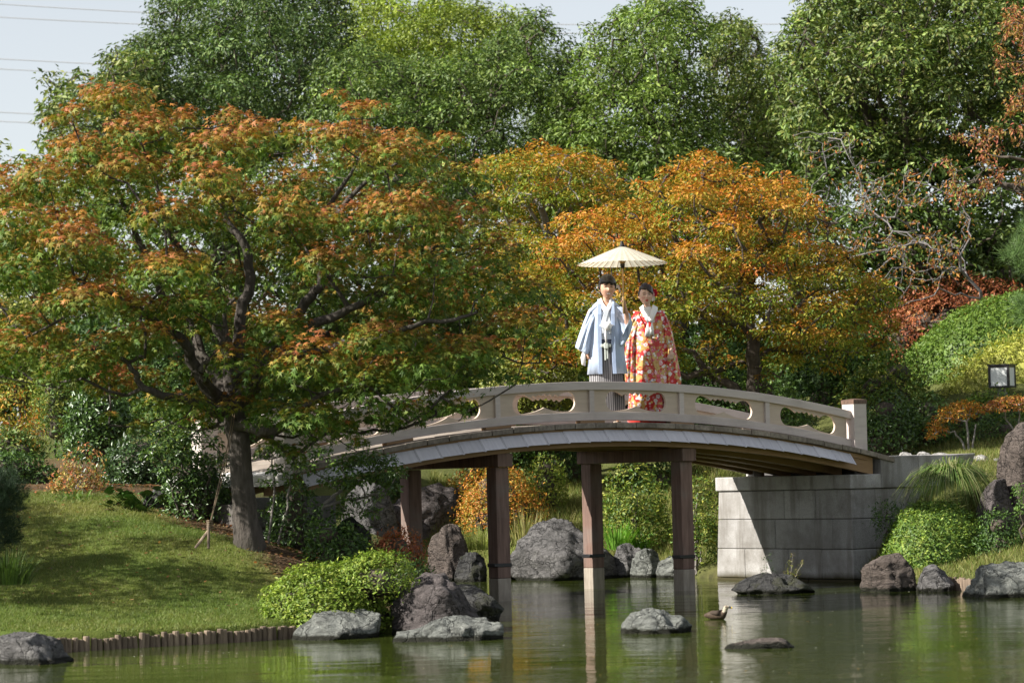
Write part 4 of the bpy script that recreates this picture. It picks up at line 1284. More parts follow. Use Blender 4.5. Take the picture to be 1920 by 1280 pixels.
for k, (x0, x1, yt, lab) in enumerate([(1684, 1714, 846, 'first white rounded cobble beside the ramp'), (1712, 1750, 846, 'second white cobble edging the garden path'), (1744, 1786, 847, 'third white cobble edging the garden path, behind the tufted grass'),
                                       (1788, 1826, 850, 'fourth white cobble behind the top of the tufted grass'), (1824, 1858, 852, 'fifth white cobble of the path edging'), (1850, 1888, 858, 'last white cobble of the path edging beside the tall dark rock')]):
    w_ = x1 - x0
    rock(lab, [(x0, yt + 10), (x0 + w_ * .2, yt + 2), (x0 + w_ * .55, yt), (x0 + w_ * .85, yt + 4), (x1, yt + 12)], yt + 15, 42.3, 'rock_white', 30 + k, 0.12, 0.06, 2.2, group='white path edging stones', sink=0.15, name='cobble', small=True)

# ------------------------------------------------------------------ stake edging
def stake_row(label, pts, step, rad, h, seed):
    pts = [np.array(p) for p in pts]
    r = random.Random(seed)
    t = thing('stake_edging', label, 'edging', (pts[0][0], pts[0][1], 0))
    mb = MB()
    n = 9
    rings = []
    for z, k in ((-0.35, 1.0), (h * 0.93, 0.97), (h, 0.86)):
        rings.append([(rad * k * math.cos(2 * PI * i / n), rad * k * math.sin(2 * PI * i / n), z) for i in range(n)])
    mb.loft(rings, caps=True)
    proto = mb.build('stake', M['stake'], t, smooth=False)
    seg = [np.linalg.norm(pts[i + 1][:2] - pts[i][:2]) for i in range(len(pts) - 1)]
    total = sum(seg)
    k = 0
    s = 0.0
    while s < total:
        q = s
        for i, l in enumerate(seg):
            if q <= l: break
            q -= l
        p = pts[i] + (pts[i + 1] - pts[i]) * (q / seg[i])
        o = proto if k == 0 else proto.copy()
        if k: COL.objects.link(o); o.parent = t
        sc = r.uniform(0.9, 1.08)
        o.location = (p[0] - pts[0][0] + r.uniform(-.008, .008), p[1] - pts[0][1] + r.uniform(-.012, .012), r.uniform(-0.022, 0.015))
        o.rotation_euler = (r.uniform(-.05, .05), r.uniform(-.05, .05), r.uniform(0, 6))
        o.scale = (sc, sc, 1)
        s += step * sc
        k += 1
M['stake'] = wood_mat('stake_wood', (0.11, 0.08, 0.06), (0.26, 0.2, 0.145), 2.0, stretch=(1, 1, 0.25), rand=0.35, stain=(0.09, 0.07, 0.05), b_=0.6, rough=0.9)
stake_row('row of short round brown stakes holding the lawn\'s edge', [on_z(x, y, 0) - np.array([0, 0.10, 0]) for x, y in [(60, 1228), (130, 1220), (200, 1216), (300, 1210), (400, 1205), (470, 1201), (556, 1195)]], 0.063, 0.032, 0.125, 2)
stake_row('few pale stakes at the bank between the small grey and wide pale rocks', [on_z(x, y, 0) for x, y in [(1776, 1105), (1800, 1106), (1846, 1113)]], 0.045, 0.022, 0.15, 3)

# ------------------------------------------------------------------ shrubs
def shrub(name, label, px0, px1, ytop, ybase, d, pal, per=420, size=0.05, kind='diamond', seed=1, lobes=9, depth=None, w=None, core=True, leaf='leaf', group=None, cat='shrub', up=0.35, jag=0.12, fill=0.10,
          ground=None, flat=0.85, stems=0, colf=None, low=-0.25, shape='dome', lump=1.0):
    """A leafy mound; its box in the photo is px0..px1, ytop..ybase at depth d."""
    r = np.random.default_rng(seed)
    s = ppm(d)
    cx = (px0 + px1) / 2
    base = at(cx, ybase, d)
    hw, hh = (px1 - px0) / 2 / s, (ybase - ytop) / s
    dep = depth or hw * 0.75
    t = thing(name, label, cat, tuple(base), group=group)
    pads = []
    lr = (hw * hh) ** 0.5 * (0.8 if lobes <= 5 else 0.6 if lobes < 12 else 0.5 if lobes < 20 else 0.42)
    lr = min(lr, hw * 0.9, hh * 0.95)
    for i in range(lobes):
        for _ in range(40):
            q = r.uniform(-1, 1, 3)
            q[2] = abs(q[2])
            if (q ** 2).sum() < 1: break
        if shape == 'dome': lim = math.sqrt(max(0.05, 1 - (q[0] ** 2 + q[1] ** 2) * 0.85))
        else: lim = 1.0
        rr_ = lr * r.uniform(0.75, 1.15)
        x = q[0] * max(hw - rr_ * 0.95, 0.01)
        y = q[1] * max(dep - rr_ * 0.9, 0.01)
        zt = max(hh * lim - rr_ * flat, 0.05)
        z = zt * (0.45 + 0.55 * r.uniform(0, 1)) if i else hh - rr_ * flat
        pads.append((base[0] + x, base[1] + y, base[2] + z, rr_, rr_, rr_ * flat))
    if lobes == 1: pads = [(base[0], base[1], base[2], hw, dep, hh)]      # clipped to one smooth dome
    pads = np.array(pads)
    if colf is None:
        def colf(r, P, Hh, Id):
            return pick_palette(r, len(P), pal, w, 0.2)
    Ps = pads.copy()
    # leaves
    Pl, Nl, Hl, Il = [], [], [], []
    for k, (x, y, z, rx, ry, rz) in enumerate(Ps):
        n = int(4 * PI * rx * (rx + rz) / 2 * per * 1.0)
        dvec = unit(r.normal(0, 1, (n, 3)))
        dvec = dvec[dvec[:, 2] > low - 0.5 * r.uniform(0, 1, n) ** 2]
        n = len(dvec)
        q = 1 - np.abs(r.normal(0, fill, n)) + np.where(r.uniform(0, 1, n) < 0.2, r.uniform(0, jag, n), 0)
        q *= 1 + lump * (0.16 * vnoise(dvec * 2.6 + k * 5, seed) + 0.08 * vnoise(dvec * 7 + k, seed + 1))
        p = np.array([x, y, z]) + dvec * np.array([rx, ry, rz]) * q[:, None]
        # drop leaves buried deep inside another lobe
        inside = np.zeros(n, bool)
        for k2, (x2, y2, z2, r2, _, rz2) in enumerate(Ps):
            if k2 != k: inside |= (((p - (x2, y2, z2)) / (r2, r2, rz2)) ** 2).sum(1) < 0.45
        keep = ~inside & (p[:, 2] > base[2] - 0.05)
        Pl.append(p[keep]); Nl.append(dvec[keep]); Hl.append(dvec[keep, 2]); Il.append(np.full(keep.sum(), k))
    P, D, Hh, Id = np.concatenate(Pl), np.concatenate(Nl), np.concatenate(Hl), np.concatenate(Il)
    n = len(P)
    Nrm = unit(D * 0.8 + np.array([0, 0, up]) + r.normal(0, 0.5, (n, 3)))
    Dir = unit(D + np.array([0, 0, up * 1.5]) + r.normal(0, 0.6, (n, 3)))
    V, F, kk = leaf_arrays(P, Nrm, Dir, size * r.uniform(0.65, 1.3, n), kind)
    TRI[0] += len(F)
    np_obj('foliage', V, [F], M[leaf], t, col=np.repeat(colf(r, P, Hh, Id), kk, axis=0))
    wd = Wood()
    for i in range(max(3, stems)):
        a_ = r.uniform(0, 2 * PI)
        p0 = base + np.array([0.08 * math.cos(a_), 0.08 * math.sin(a_), -0.12])
        tgt = pads[i % len(pads), :3]
        wd.limb([p0, (p0 + tgt) / 2 + r.normal(0, 0.04, 3), tgt], [0.016, 0.012, 0.008], wob=0.015, r=r)
    for q in pads[max(3, stems):]: wd.reach(q[:3], r, 0.25, 0.03)
    V, F = wd.mesh(0.005, 0.45, 5, 0.05)
    np_obj('stems', V, [F], M['pale_bark' if stems else 'dark_bark'], t, smooth=True)
    if core:
        S0, T, Q = SPH if lobes == 1 else SPH_C
        cs_ = 0.92 if lobes == 1 else 0.42
        VV, TT, QQ = [], [], []
        for k, (x, y, z, rx, ry, rz) in enumerate(Ps):
            o = k * len(S0)
            VV.append(np.array([x, y, z]) + S0 * np.array([rx, ry, rz]) * (cs_ + 0.06 * vnoise(S0 * (9 if lobes == 1 else 3) + k, seed))[:, None])
            TT.append(T + o); QQ.append(Q + o)
        V = np.concatenate(VV)
        rc = np.random.default_rng(seed + 3)
        np_obj('inner_foliage' if lobes == 1 else 'twigs', V, [np.concatenate(TT), np.concatenate(QQ)], M[leaf if lobes == 1 else 'dark_bark'], t, col=pick_palette(rc, len(V), pal, w, 0.3), smooth=False)
    return t

AZ = [(0.12, 0.185, 0.024), (0.17, 0.24, 0.03), (0.085, 0.135, 0.02), (0.24, 0.28, 0.05)]
GRN = [(0.055, 0.11, 0.02), (0.08, 0.145, 0.026), (0.04, 0.08, 0.018), (0.11, 0.18, 0.035)]
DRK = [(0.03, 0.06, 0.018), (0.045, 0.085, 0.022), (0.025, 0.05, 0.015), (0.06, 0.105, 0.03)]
RED = [(0.27, 0.085, 0.04), (0.33, 0.115, 0.045), (0.20, 0.06, 0.032), (0.22, 0.13, 0.045)]
ORG = [(0.42, 0.16, 0.022), (0.36, 0.11, 0.022), (0.40, 0.22, 0.03), (0.18, 0.16, 0.025)]
YLW = [(0.22, 0.24, 0.035), (0.28, 0.27, 0.05), (0.16, 0.2, 0.03)]
G1, G2, G3, G4 = 'shrubs on the lawn bank', 'shrubs on the far bank', 'shrubs on the right hand slope', 'greenery far behind the lawn'
shrub('azalea_shrub', 'bright yellow green azalea mound at the pond edge above the flat rocks', 466, 790, 1034, 1180, 29.4, AZ, 1750, 0.045, seed=1, lobes=24, depth=0.8, group=G1, up=0.7, jag=0.16)
shrub('shrub', 'dark green shrub behind the bright azalea, next to the maple trunk', 556, 716, 968, 1075, 32.6, DRK + GRN, 520, 0.06, seed=2, lobes=9, group=G1, jag=0.25)
shrub('shrub', 'rusty red leaved shrub behind the azalea under the bridge', 684, 806, 988, 1085, 32.8, RED, 620, 0.045, seed=3, lobes=9, group=G1, jag=0.25, w=[3, 3, 2, 1])
shrub('shrub', 'feathery dark green shrub between the rusty shrub and the front post', 716, 824, 1030, 1110, 31.6, DRK + GRN, 520, 0.055, 'slim', seed=4, lobes=7, group=G1, jag=0.35)
shrub('nandina_shrub', 'pink and orange tinged nandina at the top edge of the lawn', 92, 200, 838, 945, 36.0, [(0.36, 0.16, 0.06), (0.32, 0.22, 0.05), (0.15, 0.18, 0.035), (0.38, 0.12, 0.06), (0.10, 0.14, 0.03)], 330, 0.05, seed=5, lobes=10, core=False, group=G1, jag=0.4, stems=5)
shrub('clipped_hedge', 'low clipped dark hedge along the top of the lawn at the frame edge', -80, 128, 846, 935, 38.0, GRN + DRK, 560, 0.055, seed=6, lobes=24, depth=0.5, group=G1, cat='hedge', shape='box', flat=0.7)
shrub('shrub', 'black green glossy shrub between the nandina and the left abutment', 186, 330, 806, 965, 37.2, DRK, 420, 0.065, seed=7, lobes=19, group=G1, jag=0.3, leaf='glossy_leaf')
shrub('shrub', 'tall glossy shrub behind the nandina below the maple boughs', 120, 260, 700, 880, 40, GRN + DRK, 330, 0.075, seed=8, lobes=19, group=G4, jag=0.3, leaf='glossy_leaf')
shrub('shrub', 'orange autumn bush at the frame edge behind the low hedge', -50, 78, 725, 885, 44, ORG + YLW, 280, 0.06, seed=9, lobes=10, core=False, group=G4, jag=0.4)
shrub('shrub', 'pale green feathery bush beside the orange autumn bush', 60, 160, 640, 870, 47, GRN + YLW, 260, 0.08, 'slim', seed=10, lobes=19, group=G4, jag=0.4)
shrub('shrub', 'broad olive bush far behind the left maple boughs', -60, 150, 540, 780, 52, OG + YLW, 190, 0.1, seed=11, lobes=14, group=G4, jag=0.3)
shrub('shrub', 'tall dim green bush behind the maple\'s lower limbs', 230, 420, 560, 830, 46, DRK + GRN, 220, 0.09, seed=12, lobes=16, group=G4, jag=0.3)
shrub('shrub', 'yellow green bush glimpsed between the maple trunk and the black green shrub', 280, 400, 750, 905, 39.5, YLW + GRN, 300, 0.06, seed=13, lobes=19, group=G4, core=False, jag=0.4)
shrub('shrub', 'green bush behind the far railing at the bridge\'s left end', 400, 640, 640, 850, 47, GRN + DRK, 220, 0.09, seed=14, lobes=16, group=G4, jag=0.3)
shrub('pine_shrub', 'bright green needled shrub seen over the railing left of the couple', 690, 880, 690, 850, 46.5, GRN + [(0.12, 0.2, 0.04)], 120, 0.16, 'needles', seed=15, lobes=12, group=G2, jag=0.3)
shrub('shrub', 'olive yellow shrub just above the railing left of the groom', 880, 1100, 610, 830, 48, YLW + OG, 220, 0.08, seed=16, lobes=16, group=G2, jag=0.3)
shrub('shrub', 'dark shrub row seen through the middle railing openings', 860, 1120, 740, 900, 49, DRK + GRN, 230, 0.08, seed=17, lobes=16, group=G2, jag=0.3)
shrub('shrub', 'dark green thicket behind the bride low over the railing', 1260, 1420, 620, 860, 49.5, DRK + GRN, 220, 0.09, seed=18, lobes=14, group=G2, jag=0.3)
shrub('camellia_shrub', 'sunlit glossy green hedge above the railing right of the bride', 1350, 1540, 692, 870, 45.5, GRN + [(0.16, 0.23, 0.04)], 300, 0.07, seed=19, lobes=15, group=G2, leaf='glossy_leaf', jag=0.25)
shrub('azalea_shrub', 'orange and yellow autumn azalea on the far bank behind the front post', 846, 1040, 866, 1000, 45.6, ORG + YLW, 420, 0.05, seed=20, lobes=17, group=G2, w=[4, 3, 3, 2, 1, 1, 1], jag=0.3)
shrub('azalea_shrub', 'olive brown azalea above the great smooth slab under the bridge', 826, 940, 856, 935, 47.5, OG + ORG, 360, 0.055, seed=21, lobes=9, group=G2, jag=0.3)
shrub('shrub', 'yellow green round shrub beside the orange azalea under the bridge', 985, 1066, 852, 960, 47.2, YLW + AZ, 420, 0.055, seed=22, lobes=9, group=G2, jag=0.2)
shrub('pine_shrub', 'young pine with drooping needles behind the back right post', 1040, 1120, 822, 915, 49, [(0.07, 0.12, 0.05), (0.09, 0.15, 0.06)], 130, 0.14, 'needles', seed=23, lobes=9, group=G2, jag=0.3)
shrub('shrub', 'leafy light green bush between the two right hand posts', 1128, 1262, 868, 1035, 44.8, GRN + YLW, 300, 0.065, seed=24, lobes=14, group=G2, core=False, jag=0.4)
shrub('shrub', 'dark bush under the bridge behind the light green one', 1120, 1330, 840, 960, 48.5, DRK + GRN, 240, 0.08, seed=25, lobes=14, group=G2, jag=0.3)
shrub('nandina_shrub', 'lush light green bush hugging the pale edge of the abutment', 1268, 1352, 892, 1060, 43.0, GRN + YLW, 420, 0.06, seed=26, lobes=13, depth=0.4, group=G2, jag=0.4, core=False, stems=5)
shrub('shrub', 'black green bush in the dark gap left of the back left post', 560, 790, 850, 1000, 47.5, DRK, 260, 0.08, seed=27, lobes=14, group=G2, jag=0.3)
# right hand slope
shrub('azalea_shrub', 'round clipped green azalea in front of the abutment', 1652, 1862, 938, 1078, 38.6, AZ + GRN, 3600, 0.048, seed=31, lobes=1, depth=0.75, group=G3, jag=0.06, fill=0.06, lump=0.5)
shrub('shrub', 'small dark ferny plant against the abutment beside the round azalea', 1636, 1704, 936, 1010, 39.0, GRN + DRK, 420, 0.06, 'slim', seed=32, lobes=6, depth=0.2, group=G3, core=False, jag=0.5)
shrub('shrub', 'loose green shrub on the bank between the round azalea and the tall rock', 1826, 1925, 955, 1062, 37.9, GRN + DRK, 460, 0.05, seed=33, lobes=9, group=G3, jag=0.4)
shrub('shrub', 'ivy like sprig before the tall dark rock', 1900, 1950, 900, 990, 37.2, GRN, 420, 0.05, seed=34, lobes=5, group=G3, core=False, jag=0.4)
shrub('shrub', 'deep green shrub right behind the bridge end post', 1605, 1730, 728, 850, 45.0, GRN + DRK, 360, 0.07, seed=35, lobes=14, group=G3, leaf='glossy_leaf', jag=0.25)
shrub('shrub', 'glossy light dappled shrub behind the path cobbles', 1690, 1800, 735, 845, 45.6, GRN + [(0.16, 0.22, 0.05)], 380, 0.07, seed=36, lobes=12, group=G3, leaf='glossy_leaf', jag=0.25)
shrub('shrub', 'dark green shrub behind the two little orange trees', 1770, 1960, 770, 850, 45.4, GRN + DRK, 380, 0.06, seed=37, lobes=14, group=G3, jag=0.2)
shrub('shrub', 'fresh green shrub around the lantern foot', 1730, 1990, 728, 800, 46.4, GRN + AZ, 380, 0.065, seed=38, lobes=18, depth=0.7, group=G3, jag=0.25)
shrub('clipped_hedge', 'large smooth clipped green hedge mound on the hillside', 1668, 2230, 548, 760, 50.5, [(0.065, 0.12, 0.018), (0.09, 0.15, 0.022), (0.13, 0.19, 0.03)], 900, 0.07, seed=39, lobes=1, depth=1.6, group=G3, cat='hedge', jag=0.03, fill=0.05, lump=0.25)
shrub('bamboo_grass', 'yellow green dwarf bamboo slope in front of the clipped hedge mound', 1750, 2220, 616, 800, 48.4, [(0.28, 0.28, 0.05), (0.34, 0.33, 0.08), (0.22, 0.25, 0.04)], 800, 0.09, 'slim', seed=40, lobes=1, depth=0.9, group=G3, cat='bamboo', jag=0.12, lump=0.4)
shrub('azalea_hedge', 'rust red azalea hedge on the hill behind the clipped mound', 1590, 2050, 508, 690, 54.5, RED, 210, 0.08, seed=41, lobes=28, depth=1.3, group=G3, cat='hedge', jag=0.2, w=[3, 3, 2, 1.5])
shrub('shrub', 'green undergrowth at the foot of the clipped hedge mound', 1560, 1760, 655, 780, 48.2, GRN + YLW, 320, 0.075, seed=42, lobes=14, group=G3, jag=0.35)

shrub('shrub', 'shaded green bush under the right edge of the orange maple', 1470, 1690, 580, 790, 51.5, DRK + GRN, 230, 0.085, seed=43, lobes=16, group=G3, jag=0.3)

GF = 'thicket filling the space under the tall trees'
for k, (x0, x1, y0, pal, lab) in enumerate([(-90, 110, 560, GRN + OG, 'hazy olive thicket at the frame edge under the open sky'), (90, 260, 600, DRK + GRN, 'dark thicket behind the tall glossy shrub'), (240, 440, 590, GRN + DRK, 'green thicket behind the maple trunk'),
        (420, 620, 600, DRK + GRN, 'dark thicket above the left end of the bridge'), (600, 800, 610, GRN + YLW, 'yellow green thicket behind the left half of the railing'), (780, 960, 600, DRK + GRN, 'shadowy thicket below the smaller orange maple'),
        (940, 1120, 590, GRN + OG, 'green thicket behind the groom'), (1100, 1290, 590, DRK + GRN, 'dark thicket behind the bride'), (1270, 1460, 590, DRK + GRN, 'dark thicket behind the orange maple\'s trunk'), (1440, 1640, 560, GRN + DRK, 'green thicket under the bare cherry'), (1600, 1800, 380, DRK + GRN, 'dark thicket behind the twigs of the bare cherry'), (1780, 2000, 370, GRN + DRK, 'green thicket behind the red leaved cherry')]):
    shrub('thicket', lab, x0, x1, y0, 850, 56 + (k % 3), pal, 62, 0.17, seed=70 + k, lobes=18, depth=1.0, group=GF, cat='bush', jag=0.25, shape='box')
shrub('shrub', 'low olive ground shrub behind the low clipped hedge', -80, 110, 800, 905, 42.5, OG + GRN, 300, 0.07, seed=61, lobes=16, depth=0.5, group=G4, jag=0.3, shape='box')
shrub('shrub', 'low green ground shrub behind the pink tinged nandina', 90, 240, 800, 910, 42, GRN + DRK, 300, 0.07, seed=62, lobes=14, depth=0.5, group=G4, jag=0.3, shape='box')
# little orange trees and the leggy shrubs: bare stems with leaves only at the tips
def tuft_tree(name, label, pads_px, d, stems, pal, per, size, kind, seed, cat='shrub', group=None, bark='pale_bark', r_tip=0.006, leaf='leaf', core=False, dspread=0.25, wob=0.02, flat=0.6):
    r = np.random.default_rng(seed)
    s = ppm(d)
    pads = []
    for (px, py, rp) in pads_px:
        w_ = at(px, py, d + r.uniform(-dspread, dspread))
        pads.append((*w_, rp / s, rp / s, rp / s * flat))
    pads = np.array(pads)
    wd = Wood()
    base = None
    for st in stems:
        p = [at(x, y, d + r.uniform(-.05, .05)) for x, y in st[0]]
        if base is None: base = p[0].copy()
        wd.limb(p, np.linspace(st[1], st[1] * 0.55, len(p)), wob=wob * 0.4, r=r)
    for q in pads[np.argsort(np.linalg.norm(pads[:, :3] - base, axis=1))]: wd.reach(q[:3], r, 0.12, wob, 0.2)
    lv = pad_leaves(r, pads, per, size, kind, lambda r, P, Hh, Id: pick_palette(r, len(P), pal), 0.1, -0.6, 0.35)
    return finish_tree(name, label, cat, tuple(base), wd, lv, group, bark, leaf, 6, r_tip, 0.45)
tuft_tree('orange_shrub', 'little orange leaved shrub with pale bare stems behind the tufted grass', [(1752, 800, 17), (1762, 785, 16), (1775, 772, 18), (1790, 764, 18), (1806, 758, 17), (1822, 762, 15), (1835, 768, 14), (1748, 815, 13), (1768, 805, 14), (1800, 775, 16), (1785, 785, 14), (1820, 778, 13)],
          44.2, [([(1815, 858), (1805, 830), (1790, 808)], .022), ([(1818, 858), (1815, 820), (1812, 790)], .02), ([(1822, 858), (1825, 825), (1830, 795)], .018)], ORG, 900, 0.045, 'diamond', 1, group='little orange trees')
tuft_tree('orange_shrub', 'second little orange shrub beside the tall dark rock', [(1858, 760, 16), (1872, 755, 17), (1888, 752, 16), (1904, 750, 17), (1922, 752, 18), (1940, 756, 17), (1850, 768, 12), (1880, 766, 14), (1912, 764, 14)],
          44.6, [([(1905, 840), (1900, 805), (1885, 785)], .02), ([(1908, 840), (1908, 800), (1912, 780)], .02)], ORG + RED, 900, 0.042, 'diamond', 2, group='little orange trees')
tuft_tree('leggy_shrub', 'leggy shrub with a bent pale stem below the bridge beside the maple trunk', [(640, 875, 28), (665, 862, 30), (695, 858, 30), (725, 868, 28), (745, 885, 22), (705, 890, 28), (672, 900, 26), (640, 905, 24), (700, 930, 20), (730, 915, 22), (660, 935, 22), (690, 960, 20), (640, 960, 20), (600, 850, 22), (580, 880, 22), (615, 900, 20), (560, 910, 20)],
          33.6, [([(545, 1045), (560, 1000), (590, 975), (605, 945), (640, 920)], .035), ([(600, 950), (650, 935), (700, 925)], .022), ([(548, 1045), (548, 990), (570, 940)], .02)], GRN + [(0.12, 0.19, 0.03)], 620, 0.06, 'diamond', 3, group=G1, leaf='glossy_leaf', wob=0.03)
tuft_tree('leggy_shrub', 'dark stemmed leggy shrub left of the maple trunk before the far railing', [(330, 790, 26), (352, 820, 28), (380, 800, 26), (400, 830, 24), (410, 860, 22), (340, 850, 24), (372, 860, 24), (320, 830, 24), (395, 890, 20), (350, 900, 18), (300, 810, 24), (285, 850, 24), (310, 880, 22), (425, 800, 18)],
          34.3, [([(345, 985), (350, 940), (345, 890), (335, 850)], .022), ([(355, 985), (385, 930), (392, 880)], .022), ([(340, 985), (325, 930), (310, 880)], .018)], GRN + DRK + [(0.13, 0.19, 0.03)], 620, 0.06, 'diamond', 4, group=G1, bark='bark', leaf='glossy_leaf', wob=0.03)
tuft_tree('leggy_shrub', 'thin leafy shrub right of the maple trunk before the white ramp', [(495, 850, 20), (515, 835, 22), (540, 845, 20), (560, 870, 20), (520, 880, 18), (545, 900, 18), (500, 905, 16), (575, 830, 20), (590, 800, 20), (500, 960, 16), (520, 940, 14)],
          33.2, [([(505, 1030), (510, 960), (515, 900), (510, 860)], .016), ([(520, 1030), (540, 950), (545, 890)], .014)], GRN + [(0.13, 0.19, 0.03)], 700, 0.058, 'diamond', 5, group=G1, leaf='glossy_leaf', wob=0.025)
tuft_tree('dwarf_pine', 'dark dwarf pine at the frame edge on the lawn', [(-5, 905, 40), (20, 925, 34), (0, 955, 36), (-20, 985, 40), (15, 985, 30), (-30, 930, 40), (12, 945, 34), (-8, 1015, 34), (22, 1010, 22), (-35, 1040, 40)], 31.2, [([(-30, 1080), (-20, 1020), (-8, 960)], .05)], [(0.028, 0.05, 0.026), (0.035, 0.06, 0.03)], 700, 0.1, 'needles', 6, cat='pine', bark='dark_bark')
shrub('shrub', 'dense dark evergreen shrub between the maple trunk and the leggy shrub', 296, 436, 846, 1000, 34.6, DRK + GRN, 520, 0.055, seed=51, lobes=15, depth=0.35, group=G1, leaf='glossy_leaf', jag=0.35)
shrub('shrub', 'low dark shrub at the right foot of the maple trunk', 492, 610, 905, 1040, 33.4, DRK + GRN, 480, 0.055, seed=52, lobes=13, depth=0.3, group=G1, leaf='glossy_leaf', jag=0.4)
# rank weeds on the mossy rock
wp = [(1437, 1062, 7), (1440, 1050, 6), (1433, 1045, 6), (1444, 1038, 5), (1428, 1068, 7), (1450, 1068, 5), (1436, 1075, 8)]
tuft_tree('weed', 'dark little weed sprouting at the mossy rock\'s left half', wp, 36.6, [([(1437, 1086), (1437, 1060), (1436, 1042)], .004)], DRK, 1000, 0.03, 'slim', 7, cat='weed', r_tip=0.0015, dspread=0.03, wob=0.006)
tuft_tree('weed', 'sunlit yellowish weed sprouting from the mossy rock\'s crest', [(1483, 1052, 7), (1486, 1040, 6), (1480, 1062, 8), (1478, 1072, 9), (1495, 1068, 7), (1503, 1058, 6), (1488, 1076, 10), (1506, 1052, 5)], 36.6, [([(1483, 1090), (1484, 1062), (1486, 1042)], .004), ([(1486, 1090), (1496, 1070), (1505, 1055)], .004)], YLW + [(0.3, 0.2, 0.08)], 1000, 0.03, 'slim', 8, cat='weed', r_tip=0.0015, dspread=0.03, wob=0.006)

# arching grass tufts
def grass_tuft(label, px, py, d, n, length, spread, pal, seed, name='grass_tuft', width=0.009, stiff=0.5, group=None, rad=0.08):
    r = np.random.default_rng(seed)
    base = at(px, py, d)
    t = thing(name, label, 'grass', tuple(base), group=group)
    V, F, C = [], [], []
    SEG = 5
    cols = pick_palette(r, n, pal)
    for i in range(n):
        a_ = r.uniform(0, 2 * PI)
        ln = length * r.uniform(0.45, 1.2)
        out = spread * r.uniform(0.2, 1.1)
        dirv = np.array([math.cos(a_), math.sin(a_), 0])
        sd = np.array([-math.sin(a_ + r.normal(0, .5)), math.cos(a_), 0])
        p0 = base + dirv * rad * r.uniform(0, 1)
        o = len(V)
        for k in range(SEG + 1):
            u = k / SEG
            p = p0 + dirv * out * u ** 1.3 + np.array([0, 0, ln * (u - (1 - stiff) * 1.25 * u ** 2.4 * min(1, out / spread + 0.2))])
            w_ = width * (1 - u ** 2 * 0.9) * 0.5
            V += [p - sd * w_, p + sd * w_]
            C += [cols[i], cols[i]]
        for k in range(SEG): F.append((o + 2 * k, o + 2 * k + 1, o + 2 * k + 3, o + 2 * k + 2))
    np_obj('blades', np.array(V), [np.array(F)], M['grass'], t, col=np.array(C))
    return t
grass_tuft('big arching striped grass tuft on top of the abutment wall', 1782, 898, 39.2, 950, 0.66, 0.64, [(0.08, 0.135, 0.03), (0.12, 0.18, 0.04), (0.05, 0.095, 0.024), (0.32, 0.31, 0.15)], 1, 'ornamental_grass', 0.013, -0.3, rad=0.22)
grass_tuft('tuft of bright green iris leaves beside the back right post', 1160, 1030, 44.3, 130, 0.5, 0.22, [(0.14, 0.28, 0.035), (0.11, 0.23, 0.03)], 2, 'iris_clump', 0.02, 0.75, 'iris clumps on the far bank', rad=0.2)
grass_tuft('second bright green iris tuft close to the shore stones', 1195, 1035, 44.6, 110, 0.45, 0.22, [(0.14, 0.28, 0.035), (0.11, 0.23, 0.03)], 3, 'iris_clump', 0.02, 0.75, 'iris clumps on the far bank', rad=0.2)
grass_tuft('feathery straw grass clump under the bridge right of the front post', 985, 1020, 44.8, 220, 0.6, 0.2, [(0.34, 0.29, 0.13), (0.24, 0.25, 0.08)], 4, 'straw_grass', 0.008, 0.8, 'straw grasses under the bridge', rad=0.35)
grass_tuft('pale green grass clump at the rugged brown boulder', 905, 1030, 44.6, 260, 0.45, 0.25, [(0.2, 0.25, 0.06), (0.28, 0.28, 0.1)], 5, 'straw_grass', 0.008, 0.7, 'straw grasses under the bridge', rad=0.3)
grass_tuft('straw grass clump left of the largest dark boulder', 945, 1055, 44.0, 200, 0.4, 0.2, [(0.26, 0.27, 0.09), (0.18, 0.24, 0.05)], 6, 'straw_grass', 0.008, 0.7, 'straw grasses under the bridge', rad=0.25)
grass_tuft('leafy lily like clump under the nandina at the lawn\'s top', 140, 948, 35.3, 150, 0.32, 0.32, [(0.09, 0.15, 0.035), (0.13, 0.19, 0.05)], 7, 'lily_clump', 0.02, 0.35, rad=0.2)
grass_tuft('dark grass clump below the dwarf pine at the frame edge', 12, 1095, 29.6, 420, 0.5, 0.3, [(0.05, 0.085, 0.022), (0.08, 0.12, 0.03)], 8, 'grass_clump', 0.009, 0.6, rad=0.25)
grass_tuft('dry grass strands on the slope below the path cobbles', 1850, 925, 40.6, 200, 0.25, 0.3, [(0.2, 0.22, 0.07), (0.14, 0.18, 0.05)], 9, 'grass_clump', 0.008, 0.5, rad=0.35)

# large round leaved plant at the top of the lawn
t = thing('butterbur_plant', 'low plant with broad round green leaves at the foot of the black green shrub', 'plant', tuple(at(255, 968, 34.6)), group=None)
rr = random.Random(5)
for k in range(34):
    p = Vector((rr.uniform(-0.32, 0.34), rr.uniform(-0.25, 0.25), rr.uniform(0.1, 0.33)))
    mb = MB()
    R_ = rr.uniform(0.05, 0.09)
    ex, ey = Vector((1, 0, rr.uniform(-.4, .4))).normalized(), Vector((0, 1, rr.uniform(-.7, .1))).normalized()
    ring = [p + (ex * math.cos(a_) + ey * math.sin(a_)) * R_ * (1 + 0.06 * math.sin(5 * a_)) + Vector((0, 0, 0.012 * math.sin(3 * a_))) for a_ in [0.35 + (2 * PI - 0.7) * i / 11 for i in range(12)]]
    mb.add([p] + ring, [(0, i, i + 1) for i in range(1, 12)])
    mb.tube([p, p * 0.5, (p.x * 0.3, p.y * 0.3, -0.05)], 0.004, 5, False)
    mb.build('round_leaf', M['round_leaf'] if 'round_leaf' in M else M.setdefault('round_leaf', plain('round_leaf', (0.07, 0.14, 0.03), 0.45, 0.4)), t)

